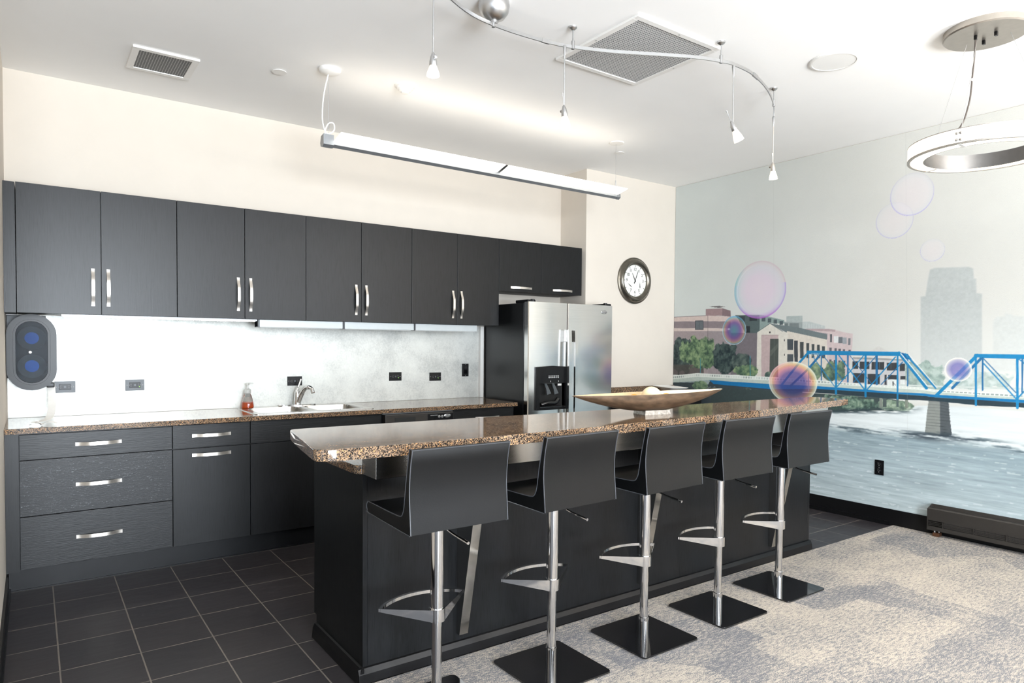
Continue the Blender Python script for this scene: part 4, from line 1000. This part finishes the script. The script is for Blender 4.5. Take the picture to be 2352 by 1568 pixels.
for s_, z in ((.34, .9075), (.36, .9075), (.36, .955), (.5, .968), (.92, .984), (1, .992), (.98, .995), (.9, .988), (.5, .974)):
    rings.append([mb.bm.verts.new((5.20+(x*math.cos(-.37)-y*math.sin(-.37))*s_, -.68+(x*math.sin(-.37)+y*math.cos(-.37))*s_, z)) for x, y in rrect(-.10, .10, -.23, .23, .06, 8)])
for A, B in zip(rings, rings[1:]):
    for k in range(len(A)): mb.bm.faces.new((A[k], A[(k+1) % len(A)], B[(k+1) % len(A)], B[k]))
mb.bm.faces.new(rings[-1]); mb.bm.faces.new(rings[0][::-1]); mb.build('dish_body', 'white', t, angle=50)

# ------------------------------------------------------------ the bar
IX0, IX1, IY0, IY1 = 1.2124, 4.454, -2.03, -2.615
t = thing('bar_island', (2.83, -2.32, 0), 'long black oak bar island with steel apron and tapered brackets', 'bar island')
MB().box(IX0+.022, IX1-.022, IY1+.019, IY0-.001, .002, .857).build('body', 'oak_dark', t, smooth=False)
ep = [(IY1, .002), (-2.062, .002), (-2.062, .104), (IY0, .104), (IY0, .858), (IY1, .858)]
for x0, x1 in ((IX0, IX0+.02), (IX1-.02, IX1)): MB().prism(ep, x0, x1, 'x').build('end_panel', 'oak_dark', t, smooth=False)
e = [IX0+.0205, 1.677, 2.81, 4.007, IX1-.0205]
for a, b in zip(e, e[1:]): MB().box(a+.0006, b-.0006, IY1, IY1+.018, .002, .858).build('front_panel', 'oak_dark', t, smooth=False)
MB().prism([(IY1-.001, .008), (IY1-.026, .008), (IY1-.022, .045), (IY1-.012, .066), (IY1-.001, .068)], IX0-.024, IX1+.004, 'x').build('baseboard', 'base_black', t, smooth=False)
MB().prism([(IX0-.001, .002), (IX0-.024, .002), (IX0-.020, .045), (IX0-.011, .066), (IX0-.001, .068)], IY1-.02, -2.066, 'y').build('end_baseboard', 'base_black', t, smooth=False)
MB().box(IX0, 4.438, -2.744, -2.606, .86, .999, .0015).build('apron', 'steel_h', t, smooth=False)
for x in (1.655, 2.788, 3.985):
    MB().prism([(IY1-.0005, .10), (IY1-.026, .10), (-2.80, .86), (-2.836, .998), (-2.745, .998), (-2.745, .859), (IY1-.0005, .859)], x, x+.044, 'x').build('bracket', 'steel_h', t, smooth=False)
pts = rrect(IX0-.022, 4.476, -2.604, -1.985, .03)
tag(MB().prism(pts, .859, .895, bev=.003).build('worktop', 'granite', angle=50), 'lower granite worktop of the bar island, tucked under the raised bar top', 'worktop', 'granite worktops')
bk = smoothpath([(.992, -2.432, 0), (1.5, -2.442, 0), (2.2, -2.472, 0), (3.0, -2.49, 0), (3.8, -2.50, 0), (4.60, -2.515, 0)], 5)
fr = smoothpath([(.925, -3.034, 0), (1.24, -3.050, 0), (1.6, -3.052, 0), (2.2, -3.026, 0), (2.67, -2.998, 0), (3.4, -2.935, 0), (4.0, -2.852, 0), (4.642, -2.768, 0)], 5)
pl = [(p.x, p.y) for p in fr]+[(p.x, p.y) for p in bk[::-1]]+[(.978, -2.44), (.968, -2.46), (.925, -2.72), (.882, -2.985), (.884, -3.008), (.9, -3.026)]
tag(MB().prism(pl, 1.0, 1.04, bev=.0035).build('bar_counter', 'granite', angle=50), 'raised brown granite bar top with gently curved front edge', 'bar counter')

# boat-shaped bowl and balls
BC = Vector((2.73, -2.765, 1.0402)); ba = -.14
t = thing('boat_bowl', BC, 'long boat-shaped hammered bronze bowl on the bar top', 'bowl')
def bw(lx, ly, z): return (BC.x+lx*math.cos(ba)-ly*math.sin(ba), BC.y+lx*math.sin(ba)+ly*math.cos(ba), BC.z+z)
MB_ = MB(); bm = MB_.bm
L, Wd_, NU, NV = .487, .098, 40, 14
def hull(u, v, inset):   # u -1..1 along, v -1..1 across
    k = (1-abs(u)**1.9); hw = (Wd_-inset)*max(k, 0)**.8+.0006
    rim = .108+.004*abs(u)**2+.006*u; dep = (.092-inset*.9)*max(1-abs(u)**1.75, 0)**1.0+.002
    if inset: dep = max(dep, .002)
    a = v*PI/2
    return bw(u*(L-inset*.8), hw*math.sin(a), rim-dep*math.cos(a)**.8 if abs(v) < 1 else rim)
gr = [[None, None] for _ in range(NU+1)]
grid = []
for s_ in (0, 1):
    g = [[bm.verts.new(hull(-1+2*i/NU, -1+2*j/NV, .006*s_)) for j in range(NV+1)] for i in range(NU+1)]; grid.append(g)
    for i in range(NU):
        for j in range(NV):
            f = bm.faces.new((g[i][j], g[i+1][j], g[i+1][j+1], g[i][j+1])); f.material_index = s_
for j in (0, NV):
    for i in range(NU):
        f = bm.faces.new((grid[0][i][j], grid[0][i+1][j], grid[1][i+1][j], grid[1][i][j])); f.material_index = 1
MB_.build('bowl_body', ['bowl', 'bowl_in'], t, angle=50)
q = MB(); pts = [bw(x, y, 0) for x, y in ((-.082, -.05), (.082, -.05), (.082, .05), (-.082, .05))]
A = [q.bm.verts.new(p) for p in pts]; B = [q.bm.verts.new(bw(x, y, .022)) for x, y in ((-.078, -.046), (.078, -.046), (.078, .046), (-.078, .046))]
q.bm.faces.new(A[::-1]); q.bm.faces.new(B)
for k in range(4): q.bm.faces.new((A[k], A[(k+1) % 4], B[(k+1) % 4], B[k]))
q.build('foot', 'bowl_foot', t, smooth=False)
def ball(lx, ly, z, r, mt, lab):
    tag(MB().sphere(bw(lx, ly, z), r).build('decorative_ball', mt, angle=80, origin=bw(lx, ly, z)), lab, 'ball', 'balls in the boat bowl')
ball(-.005, 0, .088, .053, 'ball', 'large cream mottled ball rising out of the middle of the boat bowl')
ball(-.11, .006, .078, .027, 'amber', 'small amber ball low in the boat bowl, left of the cream ball')
ball(.098, .006, .078, .027, 'amber', 'small dark amber ball low in the boat bowl, right of the cream ball')

# ------------------------------------------------------------ bar stools
def make_stool(x, y, lab):
    z0 = .0062
    t = thing('bar_stool', (x, y, z0), lab, 'bar stool', 'black leather bar stools along the bar')
    P_ = lambda a, b, c: (x+a, y+b, z0+c)
    MB().prism([(x+a, y+b) for a, b in rrect(-.1825, .1825, -.1825, .1825, .018)], z0, z0+.012, bev=.002).build('base_plate', ['black_gloss'], t)
    q = MB(); q.strip([P_(a, b, .003) for a, b in rrect(-.1828, .1828, -.1828, .1828, .018)], (0, 0, 1), .0045, .0012, closed=True); q.build('base_edge', 'chrome', t)
    MB().lathe([(.0235, .012), (.0235, .095), (.0205, .097)], P_(0, 0, 0), 'z', 28).build('post_sleeve', 'chrome', t)
    MB().lathe([(.0195, .095), (.0195, .36)], P_(0, 0, 0), 'z', 28).build('lower_post', 'chrome', t)
    MB().lathe([(.0255, .34), (.0255, .715), (.07, .72), (.07, .727)], P_(0, 0, 0), 'z', 32).build('upper_post', 'chrome', t)
    f = MB().lathe([(.0262, .342), (.0315, .343), (.0315, .391), (.0262, .392)], P_(0, 0, 0), 'z', 32).build('footrest_collar', 'chrome', t)
    q = MB()
    for s_ in (-1, 1):
        n = 8; vs = []
        for k in range(n+1):
            u = k/n; px, py = s_*(.026+(.182-.026)*u), -.016+(.108+.016)*u; zt, zb = .390, .344+.034*u
            vs.append([q.bm.verts.new(P_(px+ox, py+oy, zz)) for ox, oy, zz in ((0, -.002, zb), (0, -.002, zt), (0, .002, zt), (0, .002, zb))])
        for A, B in zip(vs, vs[1:]):
            for k in range(4): q.bm.faces.new((A[k], A[(k+1) % 4], B[(k+1) % 4], B[k]))
        q.bm.faces.new(vs[0]); q.bm.faces.new(vs[-1][::-1])
    arc = [P_(.182*math.sin(a)/math.sin(1.02), .108+.085*(math.cos(a)-math.cos(1.02))/(1-math.cos(1.02)), .384) for a in np.linspace(-1.02, 1.02, 25)]
    q.strip(arc, (0, 0, 1), .012, .012)
    q.build('footrest', 'chrome', t)
    # leather shell
    seat = [(-.178, .735), (-.17, .7325), (.165, .742), (.186, .752), (.192, .768), (.184, .782), (.165, .7855), (.0, .7835), (-.09, .785), (-.112, .792)]
    back = [(-.178, .735), (-.112, .792), (-.124, .812), (-.132, .85), (-.142, .91), (-.155, .972), (-.167, 1.024), (-.172, 1.029), (-.184, 1.028), (-.187, 1.022), (-.176, .975), (-.169, .92), (-.167, .868), (-.172, .80)]
    hw = .2
    for nm, pr in (('seat', seat), ('backrest', back)):
        pr2 = [(y+b, z0+c) for b, c in pr]; q = MB()
        xs = [-hw, -hw+.004, -hw*.5, 0, hw*.5, hw-.004, hw]; rows = []
        cy = sum(p[0] for p in pr2)/len(pr2); cz = sum(p[1] for p in pr2)/len(pr2)
        for xx in xs:
            rows.append([q.bm.verts.new((x+xx, b, c)) for b, c in pr2])
        for A, B in zip(rows, rows[1:]):
            for k in range(len(A)): q.bm.faces.new((A[k], A[(k+1) % len(A)], B[(k+1) % len(A)], B[k]))
        q.bm.faces.new(rows[0][::-1]); q.bm.faces.new(rows[-1])
        o = q.build(nm, 'leather', t, angle=40)
        q = MB(); edge = pr[:] if nm == 'seat' else pr[1:]+[pr[0]]
        edge = (pr[1:] if nm == 'seat' else pr[1:]+[pr[0]])
        for s_ in (-1, 1): MB().tube(smoothpath([P_(s_*(hw-.0005), b, c) for b, c in edge], 3), .0022, 6).build('piping', 'piping', o)
        if nm == 'backrest': MB().tube([P_(-hw+.002, -.1865, 1.0255), P_(hw-.002, -.1865, 1.0255)], .0018, 6).build('piping', 'piping', o)
    MB().tube(smoothpath([P_(.0, -.03, .722), P_(-.008, -.085, .712), P_(-.004, -.13, .70), P_(.004, -.215, .688)]), .0045, 10).tube([P_(.0, -.16, .6945), P_(.004, -.218, .6875)], .0058, 10).build('height_lever', 'chrome', t)
    return t
stools = [(1.36, -2.97, 'black leather bar stool nearest the camera, first from the left end of the bar'), (1.921, -2.962, 'second black leather bar stool from the left end of the bar'),
    (2.483, -2.962, 'middle black leather bar stool of the five along the bar'), (3.038, -2.958, 'fourth black leather bar stool from the left end of the bar'),
    (3.607, -2.94, 'black leather bar stool farthest from the camera, nearest the mural')]
s0 = make_stool(*stools[0])
for (x, y, lab), rz in zip(stools[1:], (.06, .06, .0, .0)):
    c = copy_tree(s0, (x-stools[0][0], y-stools[0][1], 0)); c['label'] = lab
    for ch in c.children:
        if ch.name.split('.')[0] in ('seat', 'backrest'): ch.rotation_euler.z = rz

# ------------------------------------------------------------ ceiling lights
# curved rail with spot pendants
t = thing('track_rail', (2.42, -2.46, ZC), 'curved silver low-voltage light rail under the ceiling with dome canopy', 'light rail')
RZ = 2.938
rail = smoothpath([(p[0], p[1], RZ) for p in ((1.28, -2.93), (1.40, -2.77), (1.52, -2.625), (1.673, -2.515), (1.826, -2.447), (1.966, -2.424), (2.13, -2.422), (2.301, -2.437), (2.419, -2.464), (2.612, -2.542), (2.819, -2.653), (3.029, -2.762), (3.18, -2.812), (3.268, -2.828), (3.453, -2.812), (3.716, -2.728), (3.975, -2.60), (4.174, -2.469))], 5)
MB().strip(rail, (0, 0, 1), .017, .006).build('rail', 'satin', t)
for x, y in ((2.424, -2.464), (3.179, -2.812), (3.99, -2.592)):
    MB().lathe([(.0, 0), (.022, 0), (.021, -.008), (.012, -.016), (.004, -.02), (.004, -.07), (.009, -.074), (.009, -.116), (0, -.118)], (x, y, ZC), 'z', 20).build('standoff', 'satin', t)
MB().lathe([(.074, 0), (.076, -.02), (.07, -.05), (.052, -.075), (.028, -.088), (.018, -.09), (.018, -.104), (0, -.105)], (1.955, -2.43, ZC), 'z', 36).build('canopy', 'satin', t)
MB().cyl((1.955, -2.425, ZC-.10), (1.955, -2.425, RZ-.014), .0085, 14).build('feed_stem', 'satin', t)
for p in ((2.27, -2.432), (3.50, -2.803)):
    i = min(range(len(rail)), key=lambda k: (rail[k].x-p[0])**2+(rail[k].y-p[1])**2)
    MB().strip([rail[i-1].lerp(rail[i], .3), rail[i], rail[i+1].lerp(rail[i], .3)], (0, 0, 1), .022, .010).build('rail_joint', 'satin', t, smooth=False)
def beam(R, L, power):
    # the halogen lamp inside the shade
    d = bpy.data.lights.new('halogen_beam', 'SPOT'); d.energy = power; d.color = (1, .9, .76); d.spot_size = math.radians(95); d.spot_blend = .8; d.shadow_soft_size = .03
    o = bpy.data.objects.new('halogen_beam', d); col.objects.link(o); o.matrix_world = R @ Matrix.Translation((0, 0, -L-.004))
def spot(x, y, ztop, zend, tilt, ta, lab, metal='satin', far=False):
    """pendant: stem from the rail, conical head with frosted shade, thin aiming lever"""
    t = thing('spot_pendant', (x, y, RZ), lab, 'pendant light', 'spot pendants on the curved rail')
    MB().lathe([(.008, RZ-.0092), (.0095, RZ-.016), (.006, RZ-.05), (.003, RZ-.075)], (x, y, 0), 'z', 18).build('rail_clip', 'satin', t)
    zj = ztop
    MB().cyl((x, y, RZ-.07), (x, y, zj-.012), .0032, 10).build('stem', metal, t)
    R = Matrix.Translation((x, y, zj)) @ Matrix.Rotation(ta, 4, 'Z') @ Matrix.Rotation(tilt, 4, 'Y')
    def tr(mb, nm, mt, par):
        for v in mb.bm.verts: v.co = R @ v.co
        return mb.build(nm, mt, par)
    L = zj-zend
    hd = tr(MB().lathe([(0, .028), (.006, .022), (.012, .006), (.0155, -.012), (.0165, -.03), (.014, -.034)], (0, 0, 0), 'z', 24), 'head', metal, t)
    tr(MB().lathe([(.006, 0), (.007, -.004), (.007, -.012), (0, -.014)], (0, -.013, 0), 'y', 14), 'pivot_knob', metal, hd)
    tr(MB().cyl((0, .0, .02), (0, 0, .068), .0016, 8).lathe([(.0016, .066), (.0042, .086), (0, .087)], (0, 0, 0), 'z', 10), 'aiming_lever', metal, hd)
    k = (L-.033)/.05; beam(R, L, 55)
    tr(MB().lathe([(.0155, -.032), (.019, -.032-.012*k), (.0255, -.032-.032*k), (.0285, -.032-.05*k), (.0265, -.032-.05*k), (.0235, -.032-.032*k), (.017, -.032-.012*k), (.0135, -.032)], (0, 0, 0), 'z', 28), 'shade', 'lit_shade', t)
    tr(MB().lathe([(0, -.034), (.008, -.034), (.012, -.032-.02*k), (.019, -.032-.038*k), (.0245, -.032-.0475*k), (0, -.032-.0515*k)], (0, 0, 0), 'z', 20), 'bulb', 'lamp_spot', t)
spot(1.52, -2.625, 2.60, 2.525, .0, 0, 'spot pendant at the left end of the curved rail, above the smoke detector')
spot(2.366, -2.468, 2.60, 2.512, .12, PI, 'spot pendant hanging from the curved rail, left of the large square vent')
spot(3.266, -2.829, 2.605, 2.512, .42, PI*.8, 'tilted spot pendant on the curved rail, right of the large square vent')
spot(4.170, -2.472, 2.60, 2.512, .1, PI, 'spot pendant at the right end of the curved rail, in front of the mural', 'nickel')

# suspended linear light
t = thing('linear_light', (2.8, -1.17, ZC), 'long suspended linear light over the kitchen floor, tilted glowing panels', 'light')
MB().lathe([(.064, 0), (.066, -.008), (.06, -.02), (.045, -.028), (.018, -.032), (0, -.033)], (1.602, -1.17, ZC), 'z', 32).build('canopy', 'white_metal', t)
MB().lathe([(.062, 0), (.062, -.004), (.058, -.007), (0, -.007)], (4.015, -1.13, ZC), 'z', 32).build('canopy', 'white_metal', t)
LA, LB = 1.585, 4.045
for x, y in ((1.612, -1.125), (4.02, -1.12)):
    c = MB().cyl((x, y, ZC-.008), (x, y, 2.66), .0012, 6).build('cable', 'satin', t)
    MB().cyl((x, y, 2.74), (x, y, 2.70), .005, 10).build('cable_grip', 'satin', c)
MB().tube(smoothpath([(1.597, -1.16, ZC-.03), (1.575, -1.15, 2.90), (1.568, -1.14, 2.80), (1.575, -1.13, 2.72), (1.60, -1.13, 2.665), (1.64, -1.14, 2.69), (1.635, -1.145, 2.73), (1.605, -1.14, 2.725), (1.588, -1.13, 2.68), (1.60, -1.12, 2.65)]), .0038, 8).build('power_cord', 'white', t)
MB().prism([(-1.135, 2.628), (-1.10, 2.632), (-1.086, 2.615), (-1.092, 2.598), (-1.115, 2.592), (-1.136, 2.606)], LA+.05, LB-.02, 'x').build('channel', 'alu', t)
MB().prism([(-1.14, 2.662), (-1.095, 2.655), (-1.08, 2.615), (-1.09, 2.592), (-1.12, 2.586), (-1.142, 2.60)], LA-.01, LA+.055, 'x').build('end_cap', 'alu', t)
MB().prism([(-1.14, 2.63), (-1.095, 2.635), (-1.084, 2.612), (-1.12, 2.588), (-1.142, 2.604)], LB-.02, LB+.012, 'x').build('end_cap', 'alu', t)
for x0, x1 in ((LA+.06, 2.842), (2.868, LB-.012)):
    MB().prism([(-1.128, 2.624), (-1.245, 2.650), (-1.246, 2.655), (-1.128, 2.632)], x0, x1, 'x').build('diffuser', 'lamp_line', t)
MB().box(LA+.07, LB-.03, -1.128, -1.108, 2.6365, 2.6385).build('uplight_lens', 'lamp_up', t)
MB().prism([(-1.245, 2.652), (-1.128, 2.620), (-1.088, 2.600), (-1.09, 2.634), (-1.128, 2.636)], 2.843, 2.867, 'x').build('joint_bracket', 'satin', t, smooth=False)

# ring pendant
RC = Vector((4.15, -3.72, 2.39)); RR = .34; RI = .262; RH = .075
t = thing('ring_pendant', (RC.x, RC.y, ZC), 'large round ring pendant with glowing frosted band, at the right edge', 'pendant light')
cn = MB().lathe([(.19, 0), (.192, -.03), (.186, -.036), (0, -.036)], (RC.x, RC.y, ZC), 'z', 64).build('canopy', 'canopy', t)
for a in (2.6, .5, 4.4): MB().box(RC.x+.055*math.cos(a)-.009, RC.x+.055*math.cos(a)+.009, RC.y+.055*math.sin(a)-.007, RC.y+.055*math.sin(a)+.007, ZC-.058, ZC-.036, .002).build('cable_clamp', 'black_gloss', cn)
MB().lathe([(RI, 0), (RI, RH), (RI+.004, RH), (RI+.004, 0), (RI, 0)], RC, 'z', 96).build('inner_band', 'ring_metal', t)
MB().lathe([(RR+.001, RH-.004), (RR+.001, RH), (RI+.004, RH), (RI+.004, RH-.004), (RR+.001, RH-.004)], RC, 'z', 96).build('top_rim', 'canopy', t)
MB().lathe([(RR-.004, .006), (RR, .006), (RR, RH-.004), (RR-.004, RH-.004), (RR-.004, .006)], RC, 'z', 96).build('outer_diffuser', 'lamp_ring', t)
MB().lathe([(RR+.002, -.002), (RR+.002, .006), (RR-.012, .006), (RR-.012, -.002), (RR+.002, -.002)], RC, 'z', 96).build('lower_rim', 'canopy', t)
MB().lathe([(RI+.005, .0), (RR-.013, .0), (RR-.013, .004), (RI+.005, .004), (RI+.005, .0)], RC, 'z', 96).build('lower_diffuser', 'lamp_ring', t)
MB().lathe([(RI+.01, RH+.0005), (RR-.008, RH+.0005), (RR-.008, RH+.002), (RI+.01, RH+.002), (RI+.01, RH+.0005)], RC, 'z', 96).build('upper_diffuser', 'lamp_ring_up', t)
for a in (PI*1.02, PI*.40, PI*1.66):
    c, s_ = math.cos(a), math.sin(a)
    MB().tube([(RC.x+.105*c, RC.y+.105*s_, ZC-.034), (RC.x+(RR-.03)*c, RC.y+(RR-.03)*s_, RC.z+RH)], .0012, 6).build('cable', 'satin', t)
    b = MB().strip([(RC.x+(RR+.0015)*math.cos(a+d), RC.y+(RR+.0015)*math.sin(a+d), RC.z+RH/2) for d in (-.045, 0, .045)], (0, 0, 1), RH-.01, .003).strip([(RC.x+RI*c, RC.y+RI*s_, RC.z-.002), (RC.x+RR*c, RC.y+RR*s_, RC.z-.002)], (-s_, c, 0), .016, .003).build('joint_plate', 'white_metal', t, smooth=False)
    q = MB()
    for d in (-.026, .026):
        for dz in (.018, .05): q.sphere((RC.x+(RR+.004)*math.cos(a+d), RC.y+(RR+.004)*math.sin(a+d), RC.z+dz), .0065, seg=10)
    q.build('screws', 'canopy', b)
MB().tube(smoothpath([(RC.x-.045, RC.y+.03, ZC-.04), (RC.x-.05, RC.y+.03, 2.93), (RC.x-.07, RC.y+.03, 2.80), (RC.x-.08, RC.y+.04, 2.65), (RC.x-.11, RC.y+.08, 2.52), (RC.x-.15, RC.y+.215, RC.z+RH-.002)]), .0042, 8).build('power_cord', 'cord', t)
MB().sphere((RC.x-.072, RC.y+.028, 2.775), .009, seg=12).build('cord_tie', 'white', t)

# ------------------------------------------------------------ vents, detector, speaker, sprinkler covers
def vent(x0, x1, y0, y1, fr, mat_, lab, screws):
    t = thing('ceiling_vent', ((x0+x1)/2, (y0+y1)/2, ZC), lab, 'vent')
    f = MB()
    for q in ((x0, x1, y0, y0+fr), (x0, x1, y1-fr, y1), (x0, x0+fr, y0+fr, y1-fr), (x1-fr, x1, y0+fr, y1-fr)): f.box(*q, ZC-.014, ZC-.0005, .002)
    f.build('frame', 'white_metal', t, smooth=False)
    MB().box(x0+fr-.003, x1-fr+.003, y0+fr-.003, y1-fr+.003, ZC-.009, ZC-.001).build('grille', mat_, t, smooth=False)
    for k in range(screws):
        x, y = ((x0+fr/2, (y0+y1)/2), (x1-fr/2, (y0+y1)/2), ((x0+x1)/2, y0+fr/2), ((x0+x1)/2, y1-fr/2))[k]
        MB().lathe([(.005, -.014), (.005, -.0155), (0, -.016)], (x, y, ZC), 'z', 12).build('screw', 'satin', t)
vent(.60, .943, -.85, -.487, .036, 'vent_s', 'small rectangular ceiling vent above the leftmost wall cabinets', 0)
vent(2.59, 3.235, -2.768, -2.112, .034, 'vent', 'large square white ceiling vent behind the curved light rail', 4)
t = thing('smoke_detector', (2.085, -1.2, ZC), 'stepped white smoke detector on the ceiling above the linear light', 'smoke detector')
MB().lathe([(.066, 0), (.066, -.006), (.058, -.010)], (2.085, -1.2, ZC), 'z', 36).build('base', 'white_metal', t)
MB().lathe([(.056, -.008), (.052, -.022), (.04, -.026), (.038, -.036), (.024, -.04), (.022, -.048), (0, -.05)], (2.085, -1.2, ZC), 'z', 36).build('cover', 'white_metal', t)
t = thing('ceiling_speaker', (3.905, -3.04, ZC), 'flat round white ceiling speaker left of the ring pendant canopy', 'speaker')
MB().lathe([(.138, 0), (.138, -.004), (.131, -.008), (.118, -.008), (.116, -.004)], (3.905, -3.04, ZC), 'z', 56).build('rim', 'white_metal', t)
MB().lathe([(.116, -.003), (.116, -.006), (0, -.0075)], (3.905, -3.04, ZC), 'z', 56).build('grille', 'speaker', t)
for x, y, r, lab in ((1.365, -.962, .042, 'round white sprinkler cover beside the left canopy of the linear light'), (4.221, -.957, .038, 'round white sprinkler cover near the right canopy of the linear light')):
    tag(MB().lathe([(r*.6, 0), (r*.6, -.006), (r, -.007), (r, -.010), (0, -.0105)], (x, y, ZC), 'z', 32).build('sprinkler_cover', 'white_metal', origin=(x, y, ZC)), lab, 'sprinkler cover', 'sprinkler covers')

# ------------------------------------------------------------ baseboard heater
t = thing('baseboard_heater', (5.53, -3.8, .05), 'dark bronze electric baseboard heater under the mural', 'heater')
HY0, HY1 = -4.75, -2.93
def hprism(poly, y0, y1): return MB().prism(poly, y0, y1, 'y')
hprism([(5.5755, .05), (5.5755, .232), (5.566, .232), (5.5605, .206), (5.506, .214), (5.499, .206), (5.499, .122), (5.506, .122), (5.506, .196), (5.556, .188), (5.556, .06), (5.506, .06), (5.506, .08), (5.499, .08), (5.499, .05)], HY0, HY1).build('housing', 'bronze', t, smooth=False)
hprism([(5.5755, .05), (5.5755, .232), (5.566, .232), (5.499, .206), (5.499, .05)], HY1, HY1+.006).build('end_plate', 'bronze', t, smooth=False)
g = hprism([(5.513, .08), (5.513, .121), (5.516, .121), (5.516, .08)], HY0+.01, HY1-.09).build('heating_fins', 'heat_grille', t, smooth=False)
for z in (.112, .100, .090): MB().box(5.500, 5.507, HY0, HY1-.002, z-.0015, z+.0015).build('slat', 'bronze', t, smooth=False)
for k in range(8):
    yy = HY1-.10-.20*k; MB().box(5.499, 5.508, yy-.003, yy+.003, .08, .122).build('divider', 'bronze', t, smooth=False)
f = MB().box(5.505, 5.555, HY1-.075, HY1-.03, .0065, .035, .004).build('foot', 'copper', t)
MB().cyl((5.52, HY1-.04, .03), (5.52, HY1-.04, .052), .006).cyl((5.54, HY1-.06, .03), (5.54, HY1-.06, .052), .006).build('foot_studs', 'satin', f)
